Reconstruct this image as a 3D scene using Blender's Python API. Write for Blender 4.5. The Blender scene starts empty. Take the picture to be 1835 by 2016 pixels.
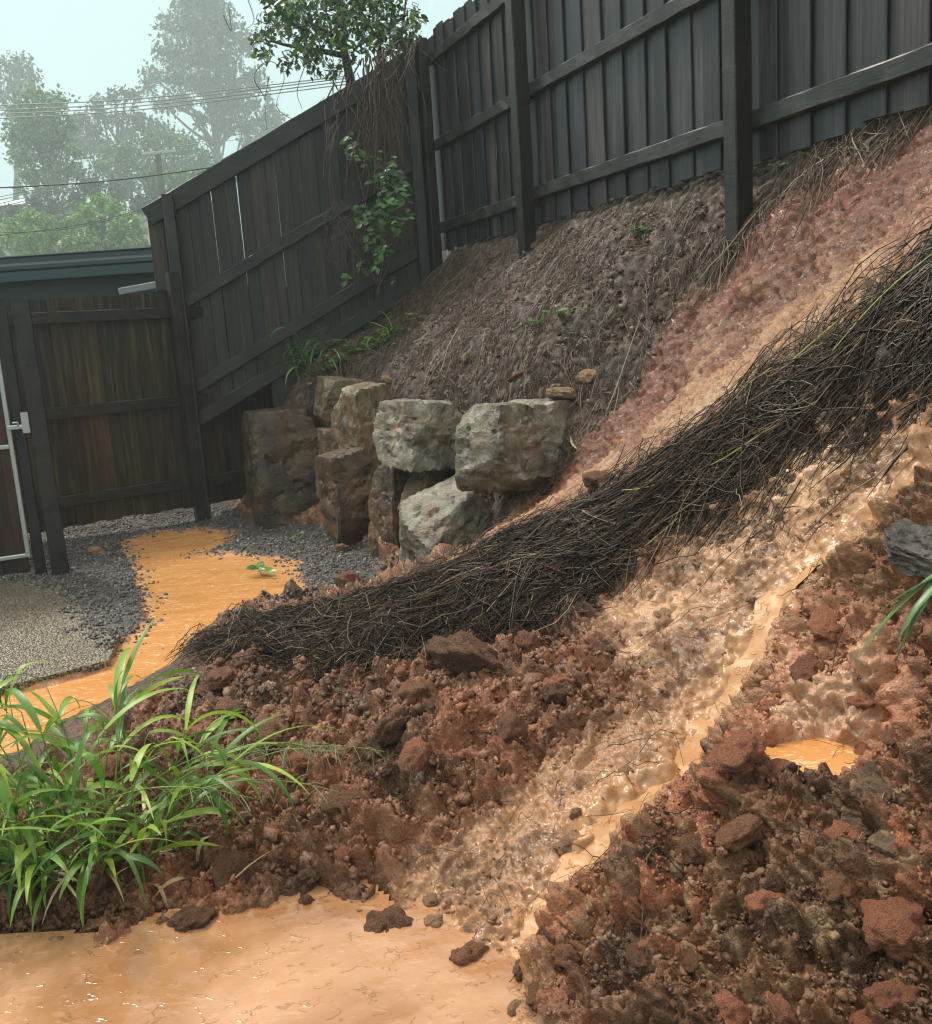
import bpy, math, random
import numpy as np
from mathutils import Vector, Matrix

random.seed(7)
RNG = np.random.default_rng(11)
scene = bpy.context.scene
COL = scene.collection

# ------------------------------------------------------------------ camera
IW, IH, FOC = 1835.0, 2016.0, 1838.0          # photograph measured in these pixels
EYE = 1.35
PITCH, ROLL = math.radians(10.4), math.radians(-3.9)
fw = np.array([0, math.cos(PITCH), -math.sin(PITCH)])
r0 = np.array([1.0, 0, 0]); u0 = np.array([0, math.sin(PITCH), math.cos(PITCH)])
rt = math.cos(ROLL) * r0 + math.sin(ROLL) * u0
up = -math.sin(ROLL) * r0 + math.cos(ROLL) * u0
CAMP = np.array([0, 0, EYE])
cam_d = bpy.data.cameras.new('camera'); cam = bpy.data.objects.new('camera', cam_d); COL.objects.link(cam)
cam.matrix_world = Matrix(((rt[0], up[0], -fw[0], 0), (rt[1], up[1], -fw[1], 0), (rt[2], up[2], -fw[2], EYE), (0, 0, 0, 1)))
cam_d.sensor_fit = 'HORIZONTAL'; cam_d.sensor_width = 36; cam_d.lens = 36 * FOC / IW
cam_d.clip_start = 0.05; cam_d.clip_end = 1000
scene.camera = cam

# ------------------------------------------------------------------ overcast sky, soft sun, exposure
world = bpy.data.worlds.new('World'); scene.world = world; world.use_nodes = True
nt = world.node_tree; nt.nodes.clear()
SUN_EL, SUN_AZ = math.radians(54), math.radians(-48)
w_out = nt.nodes.new('ShaderNodeOutputWorld'); w_bg = nt.nodes.new('ShaderNodeBackground')
w_sky = nt.nodes.new('ShaderNodeTexSky'); w_sky.sky_type = 'NISHITA'; w_sky.sun_disc = False
w_sky.sun_elevation = SUN_EL; w_sky.sun_rotation = SUN_AZ; w_sky.dust_density = 5; w_sky.air_density = 2
w_mul = nt.nodes.new('ShaderNodeVectorMath'); w_mul.operation = 'SCALE'; w_mul.inputs['Scale'].default_value = 0.10
nt.links.new(w_sky.outputs[0], w_mul.inputs[0])
w_tc = nt.nodes.new('ShaderNodeTexCoord'); w_sep = nt.nodes.new('ShaderNodeSeparateXYZ')
nt.links.new(w_tc.outputs['Generated'], w_sep.inputs[0])
w_ramp = nt.nodes.new('ShaderNodeValToRGB')      # overcast: zenith raised far brighter and warmer than the horizon, to light the ground
w_ramp.color_ramp.elements[0].position = 0.0; w_ramp.color_ramp.elements[0].color = (0.19, 0.31, 0.335, 1)
w_ramp.color_ramp.elements[1].position = 1.0; w_ramp.color_ramp.elements[1].color = (1.18, 1.08, 0.93, 1)
_e = w_ramp.color_ramp.elements.new(0.35); _e.color = (0.25, 0.365, 0.385, 1)
nt.links.new(w_sep.outputs['Z'], w_ramp.inputs[0])
w_mix = nt.nodes.new('ShaderNodeMix'); w_mix.data_type = 'RGBA'; w_mix.inputs[0].default_value = 0.88
nt.links.new(w_mul.outputs[0], w_mix.inputs[6]); nt.links.new(w_ramp.outputs[0], w_mix.inputs[7])
nt.links.new(w_mix.outputs[2], w_bg.inputs[0]); w_bg.inputs[1].default_value = 1.0
nt.links.new(w_bg.outputs[0], w_out.inputs[0])

sun_d = bpy.data.lights.new('sun', 'SUN'); sun_d.energy = 1.5; sun_d.angle = math.radians(12); sun_d.color = (1, 0.91, 0.79)
sun = bpy.data.objects.new('sun', sun_d); COL.objects.link(sun)
sdir = Vector((math.sin(SUN_AZ) * math.cos(SUN_EL), math.cos(SUN_AZ) * math.cos(SUN_EL), math.sin(SUN_EL)))
sun.rotation_euler = sdir.to_track_quat('Z', 'Y').to_euler()
vs = scene.view_settings; vs.view_transform = 'Standard'; vs.look = 'None'; vs.exposure = 1.18; vs.gamma = 1.0
vs.use_curve_mapping = False
cy = scene.cycles
cy.use_denoising = True; cy.denoising_prefilter = 'NONE'; cy.filter_width = 1.25; cy.max_bounces = 4; cy.diffuse_bounces = 2; cy.glossy_bounces = 2; cy.transmission_bounces = 3
cy.volume_bounces = 1; cy.transparent_max_bounces = 6; cy.use_adaptive_sampling = True; cy.adaptive_threshold = 0.02
cy.caustics_reflective = False; cy.caustics_refractive = False

# ------------------------------------------------------------------ measuring helpers
def ray(px, py): return fw + rt * ((px - IW / 2) / FOC) - up * ((py - IH / 2) / FOC)
def at(px, py, Y):                                # point seen at that pixel, Y metres out
    d = ray(px, py); return CAMP + d * (Y / d[1])
def flat(px, py, z=0.0):
    d = ray(px, py); return CAMP + d * ((z - EYE) / d[2])

# ------------------------------------------------------------------ numpy noise (worked in pieces on all cores)
from concurrent.futures import ThreadPoolExecutor
_PERM = np.random.default_rng(3).permutation(1024).astype(np.int32); _PERM2 = np.r_[_PERM, _PERM]
_GR = np.random.default_rng(4).normal(size=(1024, 3)); _GR = (_GR / np.linalg.norm(_GR, axis=1, keepdims=True)).astype(np.float32)
_PT = np.random.default_rng(5).random((1024, 4)).astype(np.float32)
def _par(fn, p, *a):
    p = np.ascontiguousarray(p, np.float32)
    if len(p) < 30000: return fn(p, *a)
    parts = np.array_split(p, max(4, len(p) // 40000))
    with ThreadPoolExecutor(4) as ex: res = list(ex.map(lambda q: fn(q, *a), parts))
    if isinstance(res[0], tuple): return tuple(np.concatenate(z) for z in zip(*res))
    return np.concatenate(res)
def _perlin(p, seed):
    i = np.floor(p).astype(np.int32); f = p - i; i += seed * 131
    u = f * f * f * (f * (f * 6 - 15) + 10); u1 = 1 - u; out = np.zeros(len(p), np.float32)
    for dx in (0, 1):
        hx = _PERM[(i[:, 0] + dx) & 1023]; wx = u[:, 0] if dx else u1[:, 0]; fx = f[:, 0] - dx
        for dy in (0, 1):
            hy = _PERM2[hx + ((i[:, 1] + dy) & 1023)]; wxy = wx * (u[:, 1] if dy else u1[:, 1]); fy = f[:, 1] - dy
            for dz in (0, 1):
                g = _GR[_PERM2[hy + ((i[:, 2] + dz) & 1023)]]
                out += wxy * (u[:, 2] if dz else u1[:, 2]) * (g[:, 0] * fx + g[:, 1] * fy + g[:, 2] * (f[:, 2] - dz))
    return out * 1.5
def perlin(p, seed=0): return _par(_perlin, p, seed)
def _fbm(p, octv, seed, gain):
    o = np.zeros(len(p), np.float32); a = 1.0
    for k in range(octv):
        o += a * _perlin(p, seed + k * 17); p = p * 2.03 + 3.1; a *= gain
    return o
def fbm(p, octv=4, seed=0, gain=0.5): return _par(_fbm, p, octv, seed, gain)
def _worley(p, seed):                             # nearest distance, random of nearest cell
    i = np.floor(p).astype(np.int32); f = p - i; i += seed * 131
    F1 = np.full(len(p), 9, np.float32); ID = np.zeros(len(p), np.float32)
    for dx in (-1, 0, 1):
        hx = _PERM[(i[:, 0] + dx) & 1023]
        for dy in (-1, 0, 1):
            hy = _PERM2[hx + ((i[:, 1] + dy) & 1023)]
            for dz in (-1, 0, 1):
                q = _PT[_PERM2[hy + ((i[:, 2] + dz) & 1023)]]
                d = (q[:, 0] + dx - f[:, 0]) ** 2 + (q[:, 1] + dy - f[:, 1]) ** 2 + (q[:, 2] + dz - f[:, 2]) ** 2
                m = d < F1; F1 = np.where(m, d, F1); ID = np.where(m, q[:, 3], ID)
    return np.sqrt(F1), ID
def _billow(p, octv, seed, gain):
    o = np.zeros(len(p), np.float32); a = 1.0
    for k in range(octv):
        o += a * (np.abs(_perlin(p, seed + k * 13)) - 0.25); p = p * 2.11 + 5.7; a *= gain
    return o
def billow(p, octv=4, seed=0, gain=0.5): return _par(_billow, p, octv, seed, gain)
def worley(p, seed=0): return _par(_worley, p, seed)
def sstep(a, b, x):
    t = np.clip((x - a) / (b - a), 0, 1); return t * t * (3 - 2 * t)
def sdf(poly, x, y):                              # signed distance, negative inside
    poly = np.asarray(poly, float); n = len(poly); d2 = np.full(x.shape, 1e9); ins = np.zeros(x.shape, bool)
    for k in range(n):
        ax, ay = poly[k][:2]; bx, by = poly[(k + 1) % n][:2]; ex, ey = bx - ax, by - ay
        t = np.clip(((x - ax) * ex + (y - ay) * ey) / (ex * ex + ey * ey + 1e-12), 0, 1)
        d2 = np.minimum(d2, (x - ax - t * ex) ** 2 + (y - ay - t * ey) ** 2)
        c = ((ay > y) != (by > y)) & (x < ex * (y - ay) / (ey if abs(ey) > 1e-12 else 1e-12) + ax)
        ins ^= c
    d = np.sqrt(d2); return np.where(ins, -d, d)
def polydist(line, x, y):                         # distance to an open line, position along it (0..1)
    line = np.asarray(line, float)[:, :2]; L = np.r_[0, np.cumsum(np.hypot(*np.diff(line, axis=0).T))]
    bd = np.full(x.shape, 1e9); bt = np.zeros(x.shape)
    for k in range(len(line) - 1):
        a, b = line[k], line[k + 1]; e = b - a
        t = np.clip(((x - a[0]) * e[0] + (y - a[1]) * e[1]) / (e @ e), 0, 1)
        d = np.hypot(x - a[0] - t * e[0], y - a[1] - t * e[1]); m = d < bd
        bd = np.where(m, d, bd); bt = np.where(m, (L[k] + t * (L[k + 1] - L[k])) / L[-1], bt)
    return bd, bt

# ------------------------------------------------------------------ object helpers
def tag(o, label=None, cat=None, group=None, kind=None):
    if label: o['label'] = label
    if cat: o['category'] = cat
    if group: o['group'] = group
    if kind: o['kind'] = kind
    return o
def empty(name, loc=(0, 0, 0)):
    o = bpy.data.objects.new(name, None); COL.objects.link(o); o.location = loc; o.empty_display_size = 0.1
    return o
def link(name, me, parent=None):
    o = bpy.data.objects.new(name, me); COL.objects.link(o)
    if parent is not None:
        o.parent = parent; o.matrix_parent_inverse = parent.matrix_basis.inverted()   # children given in world coordinates
    return o
def mesh_np(name, v, f, m=None, smooth=True, attrs=None):
    v = np.asarray(v, np.float32); f = np.asarray(f, np.int32); k = f.shape[1]
    me = bpy.data.meshes.new(name); me.vertices.add(len(v)); me.vertices.foreach_set('co', v.ravel())
    me.loops.add(f.size); me.loops.foreach_set('vertex_index', f.ravel())
    me.polygons.add(len(f)); me.polygons.foreach_set('loop_start', np.arange(0, f.size, k, dtype=np.int32))
    if smooth: me.polygons.foreach_set('use_smooth', np.ones(len(f), bool))
    for n, a in (attrs or {}).items():
        a = np.asarray(a, np.float32)
        if a.ndim == 2:
            if a.shape[1] == 3: a = np.c_[a, np.ones(len(a), np.float32)]
            at_ = me.attributes.new(n, 'FLOAT_COLOR', 'POINT'); at_.data.foreach_set('color', np.ascontiguousarray(a, np.float32).ravel())
        else:
            at_ = me.attributes.new(n, 'FLOAT', 'POINT'); at_.data.foreach_set('value', a)
    me.update(calc_edges=True)
    if m: me.materials.append(m)
    return me
def mesh_py(name, v, f, m=None, smooth=False):
    me = bpy.data.meshes.new(name); me.from_pydata([tuple(map(float, q)) for q in v], [], [tuple(map(int, q)) for q in f])
    if m: me.materials.append(m)
    if smooth: me.polygons.foreach_set('use_smooth', np.ones(len(me.polygons), bool))
    me.update(); return me
def tubes(pts, rad, sides=3, taper=None):         # pts N,K,3  rad N or N,K -> verts, quads
    pts = np.asarray(pts, float); N, K, _ = pts.shape
    rad = np.asarray(rad, float); rad = np.repeat(rad[:, None], K, 1) if rad.ndim == 1 else rad
    if taper is not None: rad = rad * np.asarray(taper)[None, :]
    t = np.gradient(pts, axis=1); t /= np.linalg.norm(t, axis=2, keepdims=True) + 1e-9
    ref = np.where(np.abs(t[..., 2:3]) > 0.9, np.array([1.0, 0, 0]), np.array([0, 0, 1.0]))
    a = np.cross(t, ref); a /= np.linalg.norm(a, axis=2, keepdims=True) + 1e-9; b = np.cross(t, a)
    ang = np.arange(sides) * 2 * math.pi / sides
    v = pts[:, :, None, :] + rad[:, :, None, None] * (a[:, :, None, :] * np.cos(ang)[None, None, :, None] + b[:, :, None, :] * np.sin(ang)[None, None, :, None])
    idx = np.arange(N * K * sides).reshape(N, K, sides); nx = np.roll(idx, -1, 2)
    q = np.stack([idx[:, :-1], nx[:, :-1], nx[:, 1:], idx[:, 1:]], -1).reshape(-1, 4)
    return v.reshape(-1, 3), q
def spline(pts, n):
    pts = np.asarray(pts, float); t = np.linspace(0, len(pts) - 1, n); i = np.clip(t.astype(int), 0, len(pts) - 2); f = (t - i)[:, None]
    P = np.vstack([2 * pts[0] - pts[1], pts, 2 * pts[-1] - pts[-2]])
    a, b, c, d = P[i], P[i + 1], P[i + 2], P[i + 3]
    return 0.5 * (2 * b + (c - a) * f + (2 * a - 5 * b + 4 * c - d) * f ** 2 + (3 * b - a - 3 * c + d) * f ** 3)
def tube_mesh(name, pts, rad, m, sides=6, n=None):
    pts = spline(pts, n) if n else np.asarray(pts, float)
    K = len(pts); rr = np.interp(np.linspace(0, 1, K), np.linspace(0, 1, len(np.atleast_1d(rad))), np.atleast_1d(rad))
    v, q = tubes(pts[None], rr[None], sides); me = mesh_np(name, v, q, m)
    return me
def boxmesh(name, a, b, w, h, side, m, cham=0.004, seg=1, rough=0.0, seed=0):
    # a bar from a to b, w across 'side', h along the third axis, chamfered, edges slightly worn
    a = np.asarray(a, float); b = np.asarray(b, float); d = b - a; L = np.linalg.norm(d); d /= L
    s = np.asarray(side, float); s = s - d * (s @ d); s /= np.linalg.norm(s); t = np.cross(d, s)
    c = cham; x, y = w / 2, h / 2
    prof = [(-x + c, -y), (x - c, -y), (x, -y + c), (x, y - c), (x - c, y), (-x + c, y), (-x, y - c), (-x, -y + c)]
    rg = np.random.default_rng(seed); v = []
    for k in range(seg + 1):
        p = a + d * (L * k / seg)
        for (px, py) in prof:
            j = rg.normal(0, rough, 2) if rough else (0, 0)
            v.append(p + s * (px + j[0]) + t * (py + j[1]))
    f = []
    for k in range(seg):
        for j in range(8):
            f.append((k * 8 + j, k * 8 + (j + 1) % 8, (k + 1) * 8 + (j + 1) % 8, (k + 1) * 8 + j))
    f.append(tuple(range(7, -1, -1))); f.append(tuple(seg * 8 + j for j in range(8)))
    return mesh_py(name, v, f, m)
def icosphere(sub):
    import bmesh
    bm = bmesh.new(); bmesh.ops.create_icosphere(bm, subdivisions=sub, radius=1.0)
    bm.verts.ensure_lookup_table()
    v = np.array([q.co[:] for q in bm.verts]); f = np.array([[q.index for q in p.verts] for p in bm.faces]); bm.free()
    return v, f
ICO = {k: icosphere(k) for k in (1, 2, 3, 4, 5)}

# ------------------------------------------------------------------ material helpers
class NT:
    def __init__(s, name):
        s.m = bpy.data.materials.new(name); s.m.use_nodes = True; s.t = s.m.node_tree
        s.b = s.t.nodes['Principled BSDF']; s.o = s.t.nodes['Material Output']
    def n(s, typ, **kw):
        q = s.t.nodes.new(typ)
        for k, v in kw.items():
            if k.startswith('i_'):
                key = k[2:]; key = int(key) if key.isdigit() else key
                q.inputs[key].default_value = v
            else: setattr(q, k, v)
        return q
    def l(s, a, b): s.t.links.new(a, b)
    def noise(s, vec, scale, detail=4, rough=0.55, dist=0.0):
        q = s.n('ShaderNodeTexNoise'); q.inputs['Scale'].default_value = scale; q.inputs['Detail'].default_value = detail
        q.inputs['Roughness'].default_value = rough; q.inputs['Distortion'].default_value = dist
        if vec is not None: s.l(vec, q.inputs['Vector'])
        return q
    def ramp(s, fac, stops):
        q = s.n('ShaderNodeValToRGB'); e = q.color_ramp.elements
        while len(e) < len(stops): e.new(0.5)
        for k, (p, c) in enumerate(stops):
            e[k].position = p; e[k].color = tuple(c) + (1,) if len(c) == 3 else c
        s.l(fac, q.inputs[0]); return q
    def mix(s, a, b, fac, blend='MIX'):
        q = s.n('ShaderNodeMix', data_type='RGBA', blend_type=blend)
        for v, i in ((fac, 0), (a, 6), (b, 7)):
            if isinstance(v, (int, float)): q.inputs[i].default_value = v
            elif isinstance(v, tuple): q.inputs[i].default_value = v + (1,) if len(v) == 3 else v
            else: s.l(v, q.inputs[i])
        return q.outputs[2]
    def math(s, op, a, b=0.5):
        q = s.n('ShaderNodeMath', operation=op)
        for v, i in ((a, 0), (b, 1)):
            if isinstance(v, (int, float)): q.inputs[i].default_value = v
            else: s.l(v, q.inputs[i])
        return q.outputs[0]
    def mapped(s, vec, scale=(1, 1, 1), loc=None):
        q = s.n('ShaderNodeMapping'); q.inputs['Scale'].default_value = scale; s.l(vec, q.inputs['Vector'])
        if loc is not None: s.l(loc, q.inputs['Location'])
        return q.outputs[0]
    def bump(s, h, strength, dist, nrm=None):
        q = s.n('ShaderNodeBump'); q.inputs['Strength'].default_value = strength; q.inputs['Distance'].default_value = dist
        s.l(h, q.inputs['Height'])
        if nrm is not None: s.l(nrm, q.inputs['Normal'])
        s.l(q.outputs[0], s.b.inputs['Normal']); return q.outputs[0]
    def set(s, **kw):
        for k, v in kw.items():
            k = k.replace('_', ' ')
            if isinstance(v, tuple): s.b.inputs[k].default_value = v + (1,) if len(v) == 3 else v
            elif isinstance(v, (int, float)): s.b.inputs[k].default_value = v
            else: s.l(v, s.b.inputs[k])
        return s
def obj_coords(t): return t.n('ShaderNodeTexCoord').outputs['Object']
def obj_random(t): return t.n('ShaderNodeObjectInfo').outputs['Random']
def geo_pos(t): return t.n('ShaderNodeNewGeometry').outputs['Position']

def plain(name, col, rough=0.5, metal=0.0, var=0.25, scale=20):
    t = NT(name); n = t.noise(obj_coords(t), scale, 4)
    c = t.mix(tuple(x * (1 - var) for x in col), tuple(min(1, x * (1 + var)) for x in col), n.outputs[0])
    t.set(Base_Color=c, Roughness=rough, Metallic=metal); return t.m
def wood_mat(name, dark, mid, green=0.0, rough=0.42, red=0.0):
    # wet stained palings: grain along Z (board axis), blotches, moss streaks
    t = NT(name); co = obj_coords(t); rnd = obj_random(t)
    off = t.n('ShaderNodeCombineXYZ'); t.l(t.math('MULTIPLY', rnd, 37.0), off.inputs[0]); t.l(t.math('MULTIPLY', rnd, 11.0), off.inputs[2])
    v = t.mapped(co, (1, 1, 1), off.outputs[0])
    grain = t.noise(t.mapped(v, (70, 70, 2.2)), 1.0, 5, 0.6, 0.6)
    blot = t.noise(t.mapped(v, (7, 7, 1.1)), 1.0, 4, 0.6, 0.3)
    c = t.mix(dark, mid, t.ramp(grain.outputs[0], [(0.32, (0, 0, 0)), (0.7, (1, 1, 1))]).outputs[0])
    c = t.mix(c, tuple(x * 0.4 for x in dark), t.ramp(blot.outputs[0], [(0.35, (0.9,) * 3), (0.62, (0,) * 3)]).outputs[0])
    tint = t.ramp(rnd, [(0.0, (0.4, 0.44, 0.5)), (0.3, (1.3, 1.28, 1.28)), (0.5, (0.6, 0.57, 0.57)), (0.75, (1.9 + red, 1.5, 1.35 - red * .3)), (1.0, (0.8, 0.95, 1.1))])
    c = t.mix(c, tint.outputs[0], 1.0, 'MULTIPLY')
    if green:
        mo = t.noise(t.mapped(v, (24, 24, 1.5)), 1.0, 5, 0.65, 0.5)
        c = t.mix(c, (0.10, 0.115, 0.03), t.math('MULTIPLY', t.ramp(mo.outputs[0], [(0.5, (0,) * 3), (0.68, (1,) * 3)]).outputs[0], green))
    pale = t.noise(t.mapped(v, (40, 40, 0.9)), 1.0, 3, 0.5)
    c = t.mix(c, (0.13, 0.125, 0.115), t.math('MULTIPLY', t.ramp(pale.outputs[0], [(0.62, (0,) * 3), (0.76, (1,) * 3)]).outputs[0], 0.35))
    t.set(Base_Color=c, Roughness=t.math('ADD', t.math('MULTIPLY', blot.outputs[0], 0.35), rough - 0.15))
    t.bump(grain.outputs[0], 0.45, 0.003); return t.m
def rail_mat(name, dark, mid):
    t = NT(name); co = t.n('ShaderNodeTexCoord').outputs['Generated']; oc = obj_coords(t)
    g = t.noise(t.mapped(oc, (9, 9, 60)), 1.0, 5, 0.65, 0.4); bl = t.noise(oc, 5, 4)
    c = t.mix(dark, mid, t.ramp(g.outputs[0], [(0.3, (0,) * 3), (0.72, (1,) * 3)]).outputs[0])
    c = t.mix(c, tuple(x * .45 for x in dark), t.ramp(bl.outputs[0], [(0.38, (.8,) * 3), (0.6, (0,) * 3)]).outputs[0])
    t.set(Base_Color=c, Roughness=0.4); t.bump(g.outputs[0], 0.5, 0.004); return t.m
def rock_mat(name, base, pale, dark, wet=0.3, moss=0.0, rust=0.0, strat=(7, 7, 11)):
    t = NT(name); co = obj_coords(t)
    band = t.noise(t.mapped(co, strat), 1.0, 6, 0.68, 0.5); big = t.noise(co, 4.2, 6, 0.65, 0.2); fine = t.noise(co, 48, 6, 0.75)
    c = t.mix(dark, base, t.ramp(band.outputs[0], [(0.34, (0,) * 3), (0.52, (1,) * 3)]).outputs[0])
    c = t.mix(c, pale, t.ramp(big.outputs[0], [(0.42, (0,) * 3), (0.62, (1,) * 3)]).outputs[0])
    c = t.mix(c, tuple(x * 0.5 for x in dark), t.ramp(fine.outputs[0], [(0.30, (0.7,) * 3), (0.46, (0,) * 3)]).outputs[0])
    if rust:
        ru = t.noise(t.mapped(co, (4, 4, 2)), 1.0, 4, 0.6, 0.8)
        c = t.mix(c, (0.26, 0.12, 0.05), t.math('MULTIPLY', t.ramp(ru.outputs[0], [(0.45, (0,) * 3), (0.62, (1,) * 3)]).outputs[0], rust))
    if moss:
        mo = t.noise(co, 7, 5, 0.7)
        c = t.mix(c, (0.09, 0.10, 0.04), t.math('MULTIPLY', t.ramp(mo.outputs[0], [(0.46, (0,) * 3), (0.60, (1,) * 3)]).outputs[0], moss))
    t.set(Base_Color=c, Roughness=t.math('ADD', t.math('MULTIPLY', fine.outputs[0], 0.4), wet))
    n1 = t.bump(band.outputs[0], 0.9, 0.03); t.bump(fine.outputs[0], 0.7, 0.010, n1); return t.m
def leaf_mat(name, c0, c1, c2, rough=0.32, rnd='object', trans=0.35):
    t = NT(name); r = obj_random(t) if rnd == 'object' else t.n('ShaderNodeAttribute', attribute_name='tint').outputs['Fac']
    c = t.ramp(r, [(0.0, c0), (0.5, c1), (1.0, c2)]).outputs[0]
    n = t.noise(obj_coords(t), 14, 3); c = t.mix(c, (0.5, 0.5, 0.5), t.math('MULTIPLY', n.outputs[0], 0.12), 'OVERLAY')
    t.set(Base_Color=c, Roughness=rough)
    tr = t.n('ShaderNodeBsdfTranslucent'); t.l(t.mix(c, (1.0, 1.0, 0.35), 0.25, 'MULTIPLY'), tr.inputs[0])
    mx = t.n('ShaderNodeMixShader'); mx.inputs[0].default_value = trans
    t.l(t.b.outputs[0], mx.inputs[1]); t.l(tr.outputs[0], mx.inputs[2]); t.l(mx.outputs[0], t.o.inputs[0]); return t.m
def attr_mat(name, attr, rough=0.4, mottled=0.3, bump=None, scale=90):
    t = NT(name); a = t.n('ShaderNodeAttribute', attribute_name=attr).outputs['Color']
    n = t.noise(geo_pos(t), scale, 4, 0.65)
    c = t.mix(a, t.mix((0.45,) * 3, (1.55,) * 3, n.outputs[0]), mottled, 'MULTIPLY') if mottled else a
    t.set(Base_Color=c, Roughness=rough)
    if bump: t.bump(n.outputs[0], bump, 0.006)
    return t.m

# ================================================================== THE HILLSIDE
# s = metres downhill from the boundary fence on the right, t = metres along it from its far corner
F0 = np.array([-0.10, 8.30]); FD = np.array([0.397, -0.918]); FN = np.array([-0.918, -0.397])
def ts(t, s): return F0 + FD * t + FN * s
cps = []
for t_ in np.arange(-2.0, 3.3, 0.5):
    for s_, z_ in ((-1.5, 2.75), (-0.32, 2.32), (0.0, 1.96), (0.4, 1.59)): cps.append((*ts(t_, s_), z_))
    if t_ < 2.3: prof = ((0.75, 1.27), (0.98, 1.05), (1.22, 0.05), (1.6, 0.03), (2.0, 0.03)) if t_ > 0.2 else ()
    else: prof = ((0.62, 1.32), (0.80, 1.08), (0.98, 0.42), (1.3, 0.12), (1.6, 0.05))
    for s_, z_ in prof: cps.append((*ts(t_, s_), z_))
for q in ((-2.1, 8.1, 0.05), (-1.95, 7.95, 0.05), (-1.9, 8.3, 0.08), (-1.60, 8.02, 0.75), (-1.48, 7.75, 0.6), (-1.45, 7.92, 0.95), (-1.78, 7.7, 0.05), (-1.35, 7.85, 1.08), (-1.1, 7.7, 1.08), (-1.2, 8.05, 1.25), (-0.8, 8.0, 1.42), (-0.4, 8.1, 1.75), (-1.0, 7.35, 1.0), (-0.7, 7.5, 1.3), (-1.9, 7.55, 0.04), (-1.6, 7.3, 0.04), (-1.25, 7.05, 0.04),
          (-1.3, 8.7, 1.0), (-0.8, 9, 2.0), (-2.3, 9, 0.05)): cps.append(q)
for t_ in np.arange(3.6, 8.7, 0.6):
    for s_, z_ in ((-1.5, 2.75), (-0.32, 2.32), (0.0, 1.92)): cps.append((*ts(t_, s_), z_))
PX = [  # slip scar, slumped straw, lower face, debris: (pixel, metres out)
 (1580, 370, 4.30), (1420, 530, 4.7), (1310, 640, 4.85), (1230, 790, 4.8), (1080, 950, 4.85),
 (1750, 350, 3.75), (1700, 480, 3.7), (1600, 600, 3.8), (1500, 650, 4.0), (1400, 720, 4.2), (1300, 830, 4.25), (1180, 930, 4.4),
 (1835, 470, 2.98), (1700, 590, 3.12), (1500, 730, 3.37), (1300, 870, 3.72), (1150, 960, 4.0), (1000, 1030, 4.2), (850, 1105, 4.4), (700, 1160, 4.5), (550, 1195, 4.6),
 (1835, 770, 2.7), (1600, 880, 3.0), (1400, 1020, 3.2), (1180, 1180, 3.4), (900, 1260, 3.5), (640, 1300, 3.72), (480, 1290, 3.95),
 (1700, 900, 2.72), (1835, 900, 2.48), (1300, 1200, 3.0), (1400, 1400, 2.42), (1380, 1480, 2.22), (1200, 1600, 2.06),
 (1600, 1600, 1.8), (1835, 1600, 1.55), (1835, 1200, 2.0), (1400, 2016, 1.45), (1835, 2016, 1.3), (1600, 1080, 2.52), (1600, 1300, 2.2),
 (1600, 1480, 1.97), (1600, 1800, 1.58), (1400, 1650, 1.85), (1250, 1800, 1.72), (1150, 1930, 1.68),
 (1150, 1300, 2.95), (1000, 1400, 2.75), (1100, 1480, 2.5), (900, 1330, 3.15), (800, 1420, 2.85), (700, 1520, 2.62), (900, 1560, 2.45), (760, 1650, 2.33), (950, 1700, 2.17),
 (560, 1450, 2.95), (560, 1600, 2.55), (600, 1720, 2.25), (430, 1420, 3.1), (330, 1560, 2.72), (330, 1700, 2.36), (130, 1560, 2.75), (130, 1720, 2.35), (20, 1640, 2.6), (20, 1800, 2.25),
 (950, 1800, 2.0), (800, 1800, 2.04), (900, 1850, 1.99), (940, 1885, 1.91), (760, 1838, 2.03), (680, 1835, 2.06)]
for x_, y_, Y_ in PX: cps.append(tuple(at(x_, y_, Y_)))
for x_ in np.arange(-6, -0.9, 1.0):
    for y_ in (0.4, 5.2, 6.5, 8.0, 9.5, 11): cps.append((x_ - (0.6 if y_ < 7 else 0.8), y_, 0.03 + (0.03 if y_ > 7 else 0)))
for x_, y_ in ((-2.6, 2.2), (-2.6, 3.5), (-3.5, 3.0), (-1.75, 4.0), (-1.5, 4.9), (-0.75, 5.0), (-1.9, 3.3), (-4.5, 3), (-5.5, 2)): cps.append((x_, y_, 0.03))
for x_, y_, z_ in ((-1.2, 1.75, -0.05), (-0.5, 1.7, -0.05), (-0.1, 1.7, -0.04), (-0.6, 1.2, -0.04), (0.1, 1.3, 0.0), (-1.6, 1.6, 0.0), (-2.4, 1.2, 0.02), (0.5, 0.6, 0.2), (1.2, 0.7, 0.75), (2.2, 0.8, 1.9), (3.2, 0.8, 2.3), (0, 0.3, 0.03), (-1.5, .4, .02)):
    cps.append((x_, y_, z_))
cps = np.array(cps); n_ = len(cps)
dist = np.hypot(cps[:, None, 0] - cps[None, :, 0], cps[:, None, 1] - cps[None, :, 1])
A_ = np.zeros((n_ + 3, n_ + 3)); A_[:n_, :n_] = dist - np.eye(n_) * 0.02
A_[:n_, n_] = 1; A_[:n_, n_ + 1:] = cps[:, :2]; A_[n_, :n_] = 1; A_[n_ + 1:, :n_] = cps[:, :2].T
wgt = np.linalg.solve(A_, np.r_[cps[:, 2], 0, 0, 0])
GX0, GX1, GY0, GY1, GS = -7.0, 5.0, 0.3, 12.0, 0.04
gx = np.arange(GX0, GX1 + 1e-6, GS); gy = np.arange(GY0, GY1 + 1e-6, GS)
XX, YY = np.meshgrid(gx, gy)
GZ = wgt[n_] + wgt[n_ + 1] * XX + wgt[n_ + 2] * YY
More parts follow.
